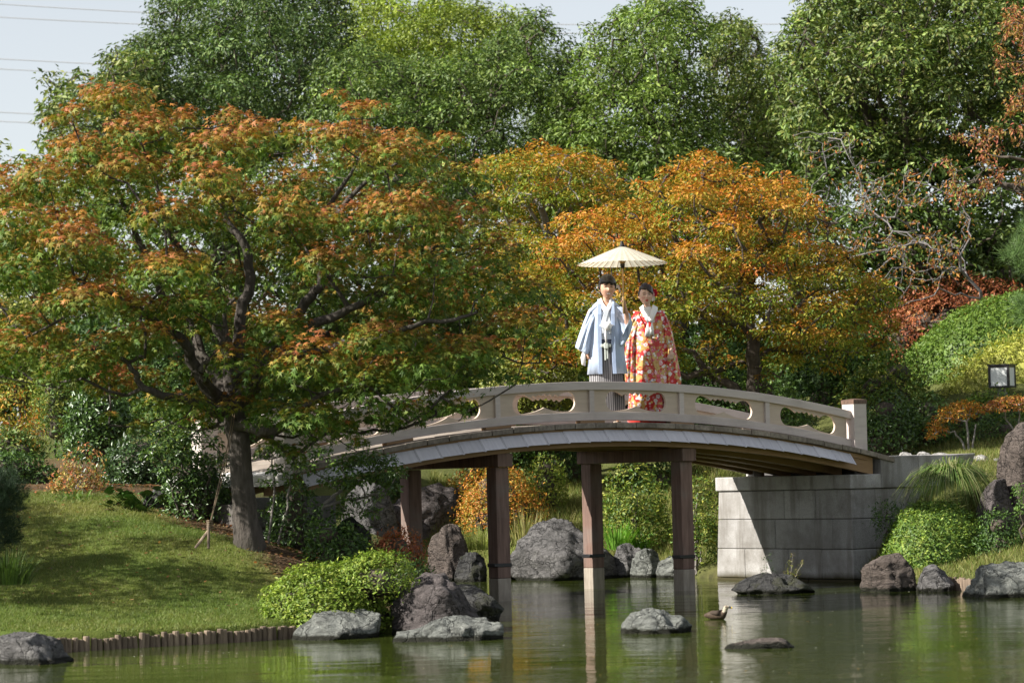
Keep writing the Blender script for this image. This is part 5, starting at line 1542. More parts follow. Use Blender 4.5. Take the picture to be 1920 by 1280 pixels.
# ------------------------------------------------------------------ bare cherry and the red leaved cherry on the hill
def bare_tree(name, label, d, limbs, tips, seed, leaf_n, pal, bark='pale_bark', size=0.07, r_tip=0.007, group=None):
    r = np.random.default_rng(seed)
    wd = Wood()
    base = None
    for li, (pts, r0) in enumerate(limbs):
        p = [at(x, y, d + dd) for x, y, dd in pts]
        if base is None: base = p[0].copy()
        par = -1
        if li:
            P = np.array(wd.p); par = int(np.argmin(np.linalg.norm(P - p[0], axis=1)))
        wd.limb(p, np.linspace(r0, r0 * 0.35, len(p)), par, 0.05, r, 4)
    pts_px = []
    for (x0, x1, y0, y1, n) in tips:
        for _ in range(n):
            q = at(r.uniform(x0, x1), r.uniform(y0, y1), d + r.uniform(-1.2, 1.2))
            wd.reach(q, r, 0.16, 0.035, -0.3)
            pts_px.append(q)
    P = np.array(wd.p)
    k = r.integers(len(P) // 3, len(P), leaf_n)
    Q = P[k] + r.normal(0, 0.05, (leaf_n, 3))
    Nn = unit(r.normal(0, 1, (leaf_n, 3)) + np.array([0, -0.3, 0.4]))
    Dd = unit(r.normal(0, 0.6, (leaf_n, 3)) + np.array([0, 0, -0.8]))
    V, F, kk = leaf_arrays(Q, Nn, Dd, size * r.uniform(0.6, 1.3, leaf_n), 'diamond')
    C = np.repeat(pick_palette(r, leaf_n, pal), kk, axis=0)
    return finish_tree(name, label, 'tree', tuple(base), wd, (V, F, C), group, bark, 'maple_leaf', 5, r_tip, 0.28)
bare_tree('cherry_tree', 'nearly bare cherry with tangled grey branches right of the orange maple', 52.6,
          [([(1860, 700, 1), (1840, 560, .5), (1800, 480, 0), (1720, 455, -.2), (1650, 470, -.3), (1560, 500, -.4)], .035), ([(1800, 480, 0), (1700, 420, -.4), (1620, 400, -.5), (1560, 380, -.5)], .02), ([(1720, 455, -.2), (1640, 400, .3), (1610, 330, .3), (1590, 250, .2)], .018),
           ([(1840, 560, .5), (1760, 540, -.4), (1690, 575, -.6)], .02), ([(1800, 480, 0), (1820, 410, .3), (1780, 350, .3)], .018)],
          [(1440, 1560, 380, 500, 50), (1480, 1640, 250, 400, 50), (1600, 1820, 300, 470, 110), (1560, 1800, 440, 540, 100), (1640, 1720, 520, 580, 16)], 5, 1300, [(0.42, 0.14, 0.04), (0.36, 0.2, 0.05), (0.3, 0.1, 0.04), (0.2, 0.18, 0.04)], size=0.075, r_tip=0.0052, bark='twig')
bare_tree('cherry_tree', 'red leaved cherry boughs reaching in above the hillside hedge', 48, [([(2060, 700, 0), (2030, 500, 0), (1990, 380, 0), (1900, 350, -.2), (1830, 340, -.3)], .1), ([(1990, 380, 0), (1930, 310, 0), (1850, 290, 0)], .05), ([(2030, 500, 0), (1960, 200, 0), (1920, 60, 0)], .07)],
          [(1770, 1960, 240, 380, 60), (1860, 1990, 10, 150, 34), (1880, 1990, 150, 250, 26)], 6, 3600, [(0.32, 0.10, 0.06), (0.32, 0.15, 0.045), (0.28, 0.075, 0.05), (0.26, 0.2, 0.05), (0.14, 0.15, 0.035)], 'dark_bark', size=0.075)
tuft_tree('pine_tree', 'green pine boughs poking in at the frame edge beside the hillside hedge', [(1925, 460, 34), (1905, 480, 26), (1935, 500, 34), (1915, 570, 26), (1935, 590, 34), (1930, 430, 26)], 46.5, [([(2000, 700), (1985, 560), (1960, 480)], .06)], [(0.09, 0.15, 0.05), (0.12, 0.19, 0.06)], 160, 0.17, 'needles', 9, cat='pine', bark='dark_bark')
# ------------------------------------------------------------------ lantern, rope, wires
p = at(1880, 742, 46.8)
lan = thing('garden_lantern', 'square garden lantern with frosted panes and black frame on the slope', 'lantern', tuple(p), math.radians(-28))
lw, lh, z0 = 0.155, 0.35, 0.13
fr = MB()
for sx in (-1, 1):
    for sy in (-1, 1):
        fr.box(sx * lw - 0.018, sx * lw + 0.018, sy * lw - 0.018, sy * lw + 0.018, z0, z0 + lh)
for zz in (z0, z0 + lh - 0.028):
    for s in (-1, 1):
        fr.box(-lw + 0.019, lw - 0.019, s * lw - 0.014, s * lw + 0.014, zz, zz + 0.028)
        fr.box(s * lw - 0.014, s * lw + 0.014, -lw + 0.019, lw - 0.019, zz, zz + 0.028)
fr.build('frame', M['black_metal'], lan)
top = MB(); top.box(-lw - 0.03, lw + 0.03, -lw - 0.03, lw + 0.03, z0 + lh + 0.001, z0 + lh + 0.022)
top.build('lid', M['black_metal'], lan)
M['frosted'] = plain('frosted_glass', (0.72, 0.74, 0.73), 0.5, 0.4)
for k in range(4):
    mb = MB(); mb.box(-lw + 0.02, lw - 0.02, -lw - 0.004, -lw + 0.004, z0 + 0.029, z0 + lh - 0.029)
    o = mb.build('pane', M['frosted'], lan)
    o.rotation_euler = (0, 0, k * PI / 2)
mb = MB(); mb.box(-0.06, 0.06, -0.06, 0.06, -0.6, z0 - 0.001)
mb.build('pedestal', M['granite'], lan)

M['rope'] = plain('hemp_rope', (0.16, 0.12, 0.08), 0.9, 0.1)
rope = thing('guy_rope', 'thin hemp guy rope running from the maple down to the peg', 'rope', tuple(at(395, 985, 31.2)))
mb = MB()
a_, b_, c_ = at(437, 770, 32.0), at(412, 900, 31.5), at(393, 985, 31.2)
mb.tube([a_, at(428, 830, 31.8), b_, c_], 0.006, 6)
mb.tube([at(441, 770, 32.0), at(432, 830, 31.8), at(416, 900, 31.5), c_], 0.005, 6)
for k in range(5): mb.tube([c_ + np.array([-0.03, 0, 0.02 * k - 0.03]), c_ + np.array([0, -0.03, 0.02 * k - 0.025]), c_ + np.array([0.03, 0, 0.02 * k - 0.03]), c_ + np.array([0, 0.03, 0.02 * k - 0.03])], 0.009, 6)
mb.v = [tuple(np.array(v) - np.array(rope.location)) for v in mb.v]
mb.build('strand', M['rope'], rope)
peg = thing('wooden_peg', 'crossed brown wooden pegs driven into the lawn at the rope\'s end', 'peg', tuple(at(388, 1018, 31.1)))
for (x0, y0, x1, y1, nm) in ((366, 1021, 394, 990, 'slanted_peg'), (391, 1022, 391, 975, 'upright_peg')):
    mb = MB()
    q0, q1 = at(x0, y0 + 6, 31.1) - np.array(peg.location), at(x1, y1, 31.2) - np.array(peg.location)
    mb.tube([q0, (q0 + q1) / 2, q1], [0.014, 0.016, 0.014], 7)
    mb.build(nm, M['stake'], peg)

M['wire'] = plain('wire', (0.4, 0.4, 0.42), 0.5, 0.4)
words = ['topmost', 'second', 'third', 'fourth', 'fifth', 'lowest']
for k, ys_ in enumerate([(8, 25, 46, 46, 30), (33, 46, 64, 60, 45), (111, 125, 150, 150, 130), (130, 143, 168, 168, 150), (211, 224, 250, 250, 230), (228, 241, 268, 268, 250)]):
    mb = MB()
    X_ = [0, 290, 1060, 1440, 2100]
    pts = []
    co = np.polyfit(X_, ys_, 3)
    for x in range(-400, 2500, 60):
        pts.append(at(x, np.polyval(co, x), 130))
    mb.tube(pts, 0.020, 5)
    o = mb.build('power_line', M['wire'])
    tag(o, words[k] + ' of the thin power lines crossing the pale sky', 'power line', 'power lines')

# small dark roof shape at the frame edge behind the hedge
t = thing('garden_lamp', 'dark sloping lamp hood peeking over the low hedge at the frame edge', 'lamp', tuple(at(-12, 880, 39.4)))
mb = MB()
n = 14
mb.loft([[(R_ * math.cos(2 * PI * i / n), R_ * math.sin(2 * PI * i / n), z) for i in range(n)] for R_, z in ((0.27, 0.06), (0.27, 0.08), (0.05, 0.30), (0.02, 0.33))], caps=True)
mb.build('hood', M['black_metal'], t, smooth=False)
mb = MB(); mb.tube([(0, 0, -0.8), (0, 0, 0.07)], 0.04, 10); mb.build('post', M['black_metal'], t)

# ------------------------------------------------------------------ duck
def vcol_mat(name, rough=0.6, spec=0.3, sss=0.0):
    m, N, L, b = new_mat(name)
    a = N.new('ShaderNodeAttribute'); a.attribute_name = 'Col'
    L.new(a.outputs['Color'], b.inputs['Base Color'])
    b.inputs['Roughness'].default_value = rough
    b.inputs['Specular IOR Level'].default_value = spec
    if sss:
        b.inputs['Subsurface Weight'].default_value = sss
        b.inputs['Subsurface Radius'].default_value = (0.01, 0.004, 0.002)
    return m
M['feather'] = vcol_mat('feathers', 0.7, 0.2)
M['skin'] = vcol_mat('skin', 0.5, 0.35, 0.12)

def skin_mesh(nodes, edges, sub=2):
    """nodes: list of (x, y, z, rx[, ry]); edges by index; node 0 is the root. Returns vertices and faces."""
    me = bpy.data.meshes.new('skel')
    me.from_pydata([n[:3] for n in nodes], edges, [])
    o = bpy.data.objects.new('skel', me)
    COL.objects.link(o)
    md = o.modifiers.new('s', 'SKIN')
    md.use_smooth_shade = True
    md.branch_smoothing = 0.3
    for i, n in enumerate(nodes):
        sv = me.skin_vertices[0].data[i]
        sv.radius = (n[3], n[4] if len(n) > 4 else n[3])
        sv.use_root = (i == 0)
    sd = o.modifiers.new('u', 'SUBSURF'); sd.levels = sub; sd.render_levels = sub
    dg = bpy.context.evaluated_depsgraph_get(); dg.update()
    me2 = bpy.data.meshes.new_from_object(o.evaluated_get(dg))
    V = [v.co[:] for v in me2.vertices]
    F = [tuple(p.vertices) for p in me2.polygons]
    bpy.data.objects.remove(o)
    return np.array(V), F

def chain(nodes, edges, pts, par):
    for p in pts:
        nodes.append(p); edges.append((par, len(nodes) - 1)); par = len(nodes) - 1
    return par

nd = [(0, 0, 0.035, 0.055, 0.05)]; ed = []
chain(nd, ed, [(-0.06, 0, 0.04, 0.055, 0.05), (-0.115, 0, 0.038, 0.035, 0.028), (-0.155, 0, 0.036, 0.012, 0.012)], 0)
i_ = chain(nd, ed, [(0.055, 0, 0.04, 0.045, 0.045), (0.078, 0, 0.072, 0.029), (0.086, 0, 0.098, 0.026), (0.096, 0, 0.122, 0.029, 0.027), (0.126, 0, 0.118, 0.014, 0.012), (0.15, 0, 0.112, 0.008, 0.011), (0.162, 0, 0.110, 0.006, 0.01)], 0)
V, F = skin_mesh(nd, ed, 2)
V = V * 1.05
col = np.tile(np.array([0.075, 0.052, 0.036]), (len(V), 1))
nn = fbm(V * 60, 2, 3)
col *= (1 + 0.55 * nn)[:, None]
x_, z_ = V[:, 0] / 1.05, V[:, 2] / 1.05
col[(x_ > 0.065) & (z_ > 0.07)] = (0.42, 0.36, 0.27)
col[(z_ > 0.134) & (x_ > 0.07)] = (0.05, 0.035, 0.025)
col[(np.abs(z_ - 0.122) < 0.005) & (x_ > 0.09) & (x_ < 0.14)] = (0.05, 0.035, 0.025)
col[(x_ > 0.128)] = (0.03, 0.03, 0.03)
col[(x_ > 0.152)] = (0.75, 0.5, 0.06)
me = bpy.data.meshes.new('duck'); me.from_pydata(V.tolist(), [], F)
at_ = me.attributes.new('Col', 'FLOAT_COLOR', 'POINT')
at_.data.foreach_set('color', np.concatenate([col, np.ones((len(V), 1))], 1).astype(np.float32).ravel())
me.polygons.foreach_set('use_smooth', np.ones(len(me.polygons), bool)); me.materials.append(M['feather'])
duck = link(bpy.data.objects.new('duck', me))
q = on_z(1346, 1160, 0)
duck.location = (q[0], q[1], 0.0); duck.rotation_euler = (0, 0, math.radians(-30))
tag(duck, 'brown duck with pale striped head swimming near the lone pale rock', 'duck')
for s in (-1, 1):
    mb = MB()
    rings = [[(0.04 - 0.15 * t, s * (0.058 * math.cos(a_) * (1 - t ** 3) + 0.012), 0.062 + 0.034 * math.sin(a_) * (1 - t ** 2)) for a_ in [2 * PI * i / 10 for i in range(10)]] for t in (0.02, 0.2, 0.45, 0.7, 0.98)]
    mb.loft(rings, caps=True)
    o = mb.build('wing', plain('wing', (0.05, 0.036, 0.026), 0.8, 0.2), duck, smooth=True)
# ------------------------------------------------------------------ the couple
def person_mesh(nodes, edges, head_c, head_s, colf, voxel=0.0065, jaw=1.0):
    V, F = skin_mesh(nodes, edges, 2)
    # sculpted head
    S0, T, Q = sphere_grid(40, 30)
    h = S0.copy()
    x, y, z = h[:, 0].copy(), h[:, 1].copy(), h[:, 2].copy()       # face towards -y
    wx = np.where(z > 0, 1.0, 1.0 - 0.27 * np.abs(z) ** 1.8 * jaw)
    X = x * 0.079 * wx
    Y = y * np.where(y < 0, 0.088, 0.098) * np.where(z < 0, 1 - 0.22 * np.abs(z) ** 2, 1)
    Zz = z * np.where(z > 0, 0.108, 0.122)
    front = np.clip(-y, 0, 1)
    def bumpf(cx, cz, sx, sz): return np.exp(-((X - cx) / sx) ** 2 - ((Zz - cz) / sz) ** 2) * (front > 0.2)
    Y -= 0.022 * bumpf(0, -0.028, 0.011, 0.016) + 0.010 * bumpf(0, -0.005, 0.008, 0.025)      # nose
    Y += 0.010 * (bumpf(-0.030, 0.004, 0.016, 0.011) + bumpf(0.030, 0.004, 0.016, 0.011))       # eye sockets
    Y -= 0.006 * (bumpf(-0.030, 0.024, 0.02, 0.008) + bumpf(0.030, 0.024, 0.02, 0.008))         # brows
    Y -= 0.006 * bumpf(0, -0.066, 0.02, 0.007)                                                  # lips
    Y -= 0.008 * bumpf(0, -0.104, 0.022, 0.012)                                                 # chin
    Y -= 0.005 * (bumpf(-0.042, -0.035, 0.018, 0.02) + bumpf(0.042, -0.035, 0.018, 0.02))       # cheeks
    HV = np.stack([X, Y, Zz], 1)
    ears = []
    EF = []
    for s in (-1, 1):
        e = SPH_S[0] * np.array([0.010, 0.018, 0.031]) + np.array([s * 0.081, 0.008, -0.010])
        o = len(HV) + sum(len(k) for k in ears)
        ears.append(e)
        EF += [tuple(int(i) + o for i in f) for f in SPH_S[1]] + [tuple(int(i) + o for i in f) for f in SPH_S[2]]
    HV = np.concatenate([HV] + ears) * head_s
    c, s_ = math.cos(colf.turn), math.sin(colf.turn)
    HV = np.stack([HV[:, 0] * c - HV[:, 1] * s_, HV[:, 0] * s_ + HV[:, 1] * c, HV[:, 2]], 1) + np.array(head_c)
    HF = [tuple(int(i) for i in f) for f in T] + [tuple(int(i) for i in f) for f in Q] + EF
    AV = np.concatenate([V, HV])
    AF = F + [tuple(i + len(V) for i in f) for f in HF]
    me = bpy.data.meshes.new('body'); me.from_pydata(AV.tolist(), [], AF)
    o = bpy.data.objects.new('person', me); COL.objects.link(o)
    rm = o.modifiers.new('r', 'REMESH'); rm.mode = 'VOXEL'; rm.voxel_size = voxel; rm.use_smooth_shade = True
    sm = o.modifiers.new('m', 'SMOOTH'); sm.factor = 0.5; sm.iterations = 2
    bake(o)
    me = o.data
    P = np.empty(len(me.vertices) * 3); me.vertices.foreach_get('co', P); P = P.reshape(-1, 3)
    # head-local coordinates for colouring
    q = P - np.array(head_c)
    q = np.stack([q[:, 0] * c + q[:, 1] * s_, -q[:, 0] * s_ + q[:, 1] * c, q[:, 2]], 1) / head_s
    col = colf(P, q)
    a = me.attributes.new('Col', 'FLOAT_COLOR', 'POINT')
    a.data.foreach_set('color', np.concatenate([col, np.ones((len(P), 1))], 1).astype(np.float32).ravel())
    me.polygons.foreach_set('use_smooth', np.ones(len(me.polygons), bool))
    me.materials.clear(); me.materials.append(M['skin'])
    return o

class Skin:
    def __init__(self, base, lip, teeth, turn, brow, cheek=(0.5, 0.22, 0.17)):
        self.base, self.lip, self.teeth, self.turn, self.brow, self.cheek = base, lip, teeth, turn, brow, cheek
    def __call__(self, P, q):
        col = np.tile(np.array(self.base), (len(P), 1))
        f = q[:, 1] < -0.03
        def ell(cx, cz, sx, sz): return f & (((q[:, 0] - cx) / sx) ** 2 + ((q[:, 2] - cz) / sz) ** 2 < 1)
        col[ell(0, -0.066, 0.028 if self.teeth else 0.019, 0.0115)] = self.lip
        if self.teeth: col[ell(0, -0.065, 0.022, 0.0066)] = (0.85, 0.83, 0.78)
        for s in (-1, 1):
            col[ell(s * 0.030, 0.0265, 0.020, 0.0048)] = self.brow
            col[ell(s * 0.030, 0.004, 0.0165, 0.0058)] = (0.03, 0.02, 0.018)
            m = ell(s * 0.044, -0.036, 0.02, 0.016)
            col[m] = col[m] * 0.6 + np.array(self.cheek) * 0.4
        return col

def arm_hand(nodes, edges, par, path, palm_dir, finger_dir, spread, curl, thumb, up=0.0):
    """path: arm nodes (x,y,z,r); then a palm and five fingers, bent towards curl."""
    i = chain(nodes, edges, path, par)
    w = np.array(path[-1][:3])
    pd, sp, cu = np.array(palm_dir, float), np.array(spread, float), np.array(curl, float)
    palm = w + pd * 0.055
    nodes.append((*palm, 0.026, 0.016)); edges.append((i, len(nodes) - 1)); pi = len(nodes) - 1
    for k, (off, ln) in enumerate(((-0.033, 0.062), (-0.011, 0.075), (0.011, 0.072), (0.032, 0.056))):
        b0 = palm + sp * off + pd * 0.030
        m1 = b0 + pd * ln * 0.42 + cu * ln * 0.22
        m2 = m1 + pd * ln * 0.12 + cu * ln * 0.40
        m3 = m2 - pd * ln * 0.18 + cu * ln * 0.24
        chain(nodes, edges, [(*b0, 0.0092), (*m1, 0.0085), (*m2, 0.0066), (*m3, 0.008)], pi)
    tb = palm - sp * 0.030 - pd * 0.025
    t1 = tb - sp * 0.022 + pd * 0.022 + cu * 0.012
    t2 = t1 + pd * 0.018 + cu * 0.028 + sp * 0.004
    chain(nodes, edges, [(*tb, 0.012), (*t1, 0.0105), (*t2, 0.009)], pi)

def eloft(secs, n=18, flatp=2.4, fold=0.16):
    """Loft of super-ellipses; each section runs from P to Q (centre line ends) with half thickness t in y."""
    mb = MB()
    rings = []
    for si_, (P, Q, t) in enumerate(secs):
        P, Q = np.array(P, float), np.array(Q, float)
        c, a_ = (P + Q) / 2, (P - Q) / 2
        ring = []
        for k in range(n):
            th = 2 * PI * k / n
            cx, sy = math.cos(th), math.sin(th)
            e = 2 / flatp
            t_ = t * (1 + fold * math.sin(7 * th + 0.8 * si_) + fold * 0.6 * math.sin(13 * th - 0.5 * si_))
            ring.append(c + a_ * math.copysign(abs(cx) ** e, cx) + np.array([0, t_, 0]) * math.copysign(abs(sy) ** e, sy))
        rings.append(ring)
    mb.loft(rings, caps=True)
    return mb

def body_loft(levels, a0=None, a1=None, n=40, fold=0.0, nf=9, seed=0, twist=0.0):
    """levels: (z, cx, cy, rx, ry, half opening). Angle 0 is the front (-y)."""
    mb = MB()
    rings = []
    r = random.Random(seed)
    ph = [r.uniform(0, 6) for _ in range(4)]
    z_ref = max(l[0] for l in levels) + 0.02
    for (z, cx, cy, rx, ry, op) in levels:
        ring = []
        g_ = math.asin(min(0.9, op / rx)) if op else 0
        m_ = n + 1 if op else n
        for k in range(m_):
            a_ = g_ + (2 * PI - 2 * g_) * k / n
            f = 1 + fold * min(1, max(0.1, (z_ref - z) * 4)) * (math.sin(nf * a_ + ph[0] + 3 * z) * 0.6 + math.sin((nf * 2 - 3) * a_ + ph[1] - 5 * z) * 0.4)
            zz = z(a_) if callable(z) else z
            ring.append((cx + rx * f * math.sin(a_), cy - ry * f * math.cos(a_), zz))
        rings.append(ring)
    mb.loft(rings, closed=not levels[0][5])
    return mb

def cloth(name, c1, c2=None, rough=0.55, sheen=0.3, scale=6):
    m, N, L, b = new_mat(name)
    n_ = tex_noise(N, L, scale, 4, 0.6)
    L.new(ramp(N, L, n_, [(0.3, c1), (0.7, c2 or tuple(0.85 * x for x in c1))]), b.inputs['Base Color'])
    b.inputs['Roughness'].default_value = rough
    b.inputs['Sheen Weight'].default_value = sheen
    bump(N, L, b, tex_noise(N, L, 9, 3, 0.5, (1, 1, 0.35)), 0.5, 0.02)
    return m
M['haori'] = cloth('pale_blue_silk', (0.37, 0.45, 0.60), (0.45, 0.53, 0.67))
M['haori_band'] = cloth('pale_blue_band', (0.31, 0.39, 0.56), (0.37, 0.45, 0.61))
M['kimono_white'] = cloth('bluish_white_silk', (0.66, 0.70, 0.77), (0.74, 0.77, 0.82))
M['white'] = cloth('white_silk', (0.80, 0.79, 0.78), (0.84, 0.83, 0.81))
M['obi_dark'] = plain('dark_obi', (0.03, 0.035, 0.06), 0.6)
M['sash'] = cloth('pale_sash', (0.62, 0.66, 0.60), (0.55, 0.58, 0.52))
M['hair'] = plain('dark_hair', (0.014, 0.010, 0.009), 0.38, 0.5)
M['hair_brown'] = plain('brown_hair', (0.030, 0.017, 0.013), 0.38, 0.5)
m, N, L, b = new_mat('striped_hakama')
tc = N.new('ShaderNodeTexCoord'); sp = N.new('ShaderNodeSeparateXYZ'); L.new(tc.outputs['Object'], sp.inputs[0])
wv = math_n(N, L, 'SINE', math_n(N, L, 'MULTIPLY', sp.outputs['X'], 230.0))
c = ramp(N, L, wv, [(0.35, (0.10, 0.095, 0.10)), (0.6, (0.42, 0.41, 0.42))])
c2 = ramp(N, L, math_n(N, L, 'ADD', math_n(N, L, 'MULTIPLY', sp.outputs['X'], 2.0), 0.5), [(0.3, (0.9, 0.9, 0.9)), (0.75, (0.3, 0.27, 0.28))])  # sunlit left side and shaded right side painted into the cloth colour
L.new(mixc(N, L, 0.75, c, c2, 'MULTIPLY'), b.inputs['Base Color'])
b.inputs['Roughness'].default_value = 0.6
M['hakama'] = m

# red silk with scattered flowers, clouds of gold and leaves
m, N, L, b = new_mat('flowered_red_silk')
tc = N.new('ShaderNodeTexCoord')
mp = N.new('ShaderNodeMapping'); L.new(tc.outputs['Object'], mp.inputs['Vector'])
mp.inputs['Scale'].default_value = (1, 0.55, 1)
def voro(scale, off, rnd=1.0):
    v = N.new('ShaderNodeTexVoronoi'); v.inputs['Scale'].default_value = scale; v.inputs['Randomness'].default_value = rnd
    q = N.new('ShaderNodeVectorMath'); q.operation = 'ADD'; q.inputs[1].default_value = off
    L.new(mp.outputs[0], q.inputs[0]); L.new(q.outputs[0], v.inputs['Vector'])
    return v
base = (0.52, 0.018, 0.016)
gold = ramp(N, L, tex_noise(N, L, 9, 4, 0.6, dist=0.6), [(0.49, (0, 0, 0)), (0.53, (1, 1, 1))])
gcol_ = ramp(N, L, tex_noise(N, L, 30, 3, 0.6), [(0.35, (0.50, 0.24, 0.06)), (0.55, (0.62, 0.42, 0.14)), (0.7, (0.32, 0.30, 0.06))])
c = mixc(N, L, gold, base, gcol_)
for scale, off, thr, cols in ((15, (3.1, 1, 2), 0.40, [(0.0, (0.80, 0.76, 0.72)), (0.3, (0.74, 0.42, 0.46)), (0.55, (0.70, 0.66, 0.70)), (0.8, (0.62, 0.12, 0.16))]),
                              (24, (7, 2, 5), 0.36, [(0.0, (0.80, 0.78, 0.74)), (0.35, (0.66, 0.26, 0.34)), (0.6, (0.30, 0.36, 0.34)), (0.8, (0.72, 0.52, 0.16))])):
    v = voro(scale, off)
    sepc = N.new('ShaderNodeSeparateColor'); L.new(v.outputs['Color'], sepc.inputs[0])
    pet = N.new('ShaderNodeTexNoise'); pet.inputs['Scale'].default_value = scale * 5; L.new(mp.outputs[0], pet.inputs['Vector'])
    dd = math_n(N, L, 'ADD', v.outputs['Distance'], math_n(N, L, 'MULTIPLY', math_n(N, L, 'SUBTRACT', pet.outputs['Fac'], 0.5), 0.35))
    mask = math_n(N, L, 'MULTIPLY', math_n(N, L, 'LESS_THAN', dd, thr), math_n(N, L, 'GREATER_THAN', sepc.outputs['Green'], 0.26))
    fc = ramp(N, L, sepc.outputs['Red'], cols)
    N[-1].color_ramp.interpolation = 'CONSTANT'
    cen = math_n(N, L, 'LESS_THAN', v.outputs['Distance'], thr * 0.3)
    fc = mixc(N, L, cen, fc, (0.60, 0.10, 0.10))
    c = mixc(N, L, mask, c, fc)
L.new(c, b.inputs['Base Color'])
b.inputs['Roughness'].default_value = 0.42
b.inputs['Sheen Weight'].default_value = 0.2
M['flowers'] = m
M['red_silk'] = cloth('plain_red_silk', (0.60, 0.03, 0.018), (0.52, 0.02, 0.015), 0.4)

def hair_cap(name, mat, parent, head_c, hs, turn, fringe, seed, vol=1.0, sweep=0.0, back=0.0, low_side=-0.02, cover=0.03):
    """Hair over the skull; the fringe comes down to fringe(x) on the forehead."""
    S0, T, Q = sphere_grid(56, 34)
    V = S0.copy()
    P = np.stack([V[:, 0] * 0.086, np.where(V[:, 1] < 0, V[:, 1] * 0.097, V[:, 1] * (0.108 + back)), V[:, 2] * 0.122 + 0.004], 1) * vol
    st = fbm(V * np.array([7, 3, 3]) + seed, 3, seed)
    P *= (1 + 0.07 * st)[:, None]
    P[:, 2] += np.where(V[:, 2] > 0.5, 0.008 * fbm(V * 12, 2, seed + 2), 0)
    lim = np.where(V[:, 1] < -0.15, np.array([fringe(x) for x in P[:, 0]]), np.where(V[:, 1] < 0.35, low_side, -0.085))
    lim = lim + 0.012 * vnoise(V * 16, seed + 5)
    keepv = P[:, 2] > lim
    # hair below the limit is tucked inside the skull
    P[~keepv] *= 0.72
    P = P * hs
    c, s_ = math.cos(turn), math.sin(turn)
    P = np.stack([P[:, 0] * c - P[:, 1] * s_, P[:, 0] * s_ + P[:, 1] * c, P[:, 2]], 1) + np.array(head_c)
    me = np_mesh(name, P, [T, Q], mat, smooth=True)
    return link(bpy.data.objects.new(name, me), parent)

# ---- the groom
gm = thing('dummy', 'x', 'x')       # frame used while building; removed below
bpy.data.objects.remove(gm)
gpos = np.array(at(1139, 787, 37.72)); gpos[2] = dk(2.0) + 0.002
HSC = 1.19
GZ = 1.03
nodes = [(0, 0.0, 0.98, 0.13, 0.10)]; edges = []
ch = chain(nodes, edges, [(0.0, 0.0, 1.12, 0.125, 0.09), (0.01, 0.005, 1.28, 0.14, 0.095), (0.015, 0.01, 1.42, 0.13, 0.08)], 0)
chain(nodes, edges, [(0.02, 0.012, 1.50, 0.052, 0.052), (0.03, 0.004, 1.585, 0.045, 0.048), (0.035, 0.0, 1.66, 0.045, 0.045)], ch)
arm_hand(nodes, edges, ch, [(-0.17, 0.01, 1.415, 0.062), (-0.235, 0.03, 1.20, 0.046), (-0.25, 0.0, 1.12, 0.042), (-0.245, -0.045, 0.93, 0.029)], (0.05, -0.12, -1.0), None, (0.25, -0.95, 0.1), (0.8, 0.25, -0.1), None)
PX, PY = 0.238, -0.199        # where the parasol's handle passes
arm_hand(nodes, edges, ch, [(0.20, 0.01, 1.415, 0.062), (0.285, 0.0, 1.22, 0.046), (0.29, -0.05, 1.19, 0.044), (0.268, -0.175, 1.385, 0.03)], (-0.12, -0.10, 0.98), None, (0.1, -0.15, 0.9), (-0.75, -0.35, 0.1), None)
for s in (-1, 1):
    chain(nodes, edges, [(s * 0.095, 0, 0.9, 0.085), (s * 0.11, 0.0, 0.50, 0.056), (s * 0.115, 0.015, 0.10, 0.036), (s * 0.12, -0.05, 0.045, 0.034, 0.03), (s * 0.125, -0.15, 0.035, 0.026, 0.02)], 0)
nodes = [(n[0], n[1], n[2] * GZ, *n[3:]) for n in nodes]
hc = (0.044, -0.012, 1.742)
groom = person_mesh(nodes, edges, hc, HSC, Skin((0.56, 0.325, 0.225), (0.40, 0.12, 0.10), True, 0.12, (0.03, 0.02, 0.016)), 0.0066)
groom.name = 'person'
groom.location = tuple(gpos); groom.rotation_euler = (0, 0, 0)
tag(groom, 'smiling man in pale blue haori and striped hakama holding up the parasol', 'person')
hair_cap('hair', M['hair'], groom, (hc[0], hc[1], hc[2] + 0.012), HSC, 0.12, lambda x: 0.034 + 0.012 * math.sin(x * 90 + 1) - 0.12 * x, 3, 1.13, low_side=-0.03)
body_loft([(1.40, 0.012, 0.0, 0.185, 0.105, 0), (1.25, 0.01, 0.0, 0.18, 0.118, 0), (1.05, 0.0, 0.0, 0.165, 0.118, 0), (0.93, 0.0, 0.0, 0.16, 0.115, 0)], n=36, fold=0.01).build('kimono', M['kimono_white'], groom, smooth=True)
body_loft([(1.0, 0.0, 0.0, 0.178, 0.128, 0), (0.8, 0.0, 0.0, 0.20, 0.135, 0), (0.5, 0.0, 0.0, 0.222, 0.145, 0), (0.2, 0.0, 0.0, 0.235, 0.155, 0), (0.06, 0.0, 0.0, 0.24, 0.16, 0)], n=96, fold=0.028, nf=14, seed=3).build('hakama', M['hakama'], groom, smooth=True)
def band(pts, wdt, thick, name, mat, parent, wvec=None):
    """A flat strip along pts; width in wvec, thickness to the front."""
    mb = MB()
    rings = []
    for i, p in enumerate(pts):
        p = Vector(p)
        t = (Vector(pts[min(i + 1, len(pts) - 1)]) - Vector(pts[max(i - 1, 0)])).normalized()
        w_ = Vector(wvec) if wvec else t.cross(Vector((0, -1, 0))).normalized()
        f = t.cross(w_).normalized() * thick / 2
        w_ = w_ * wdt / 2
        rings.append([p - w_ - f, p + w_ - f, p + w_ + f, p - w_ + f])
    mb.loft(rings, caps=True)
    return mb.build(name, mat, parent, bevel=0.004)
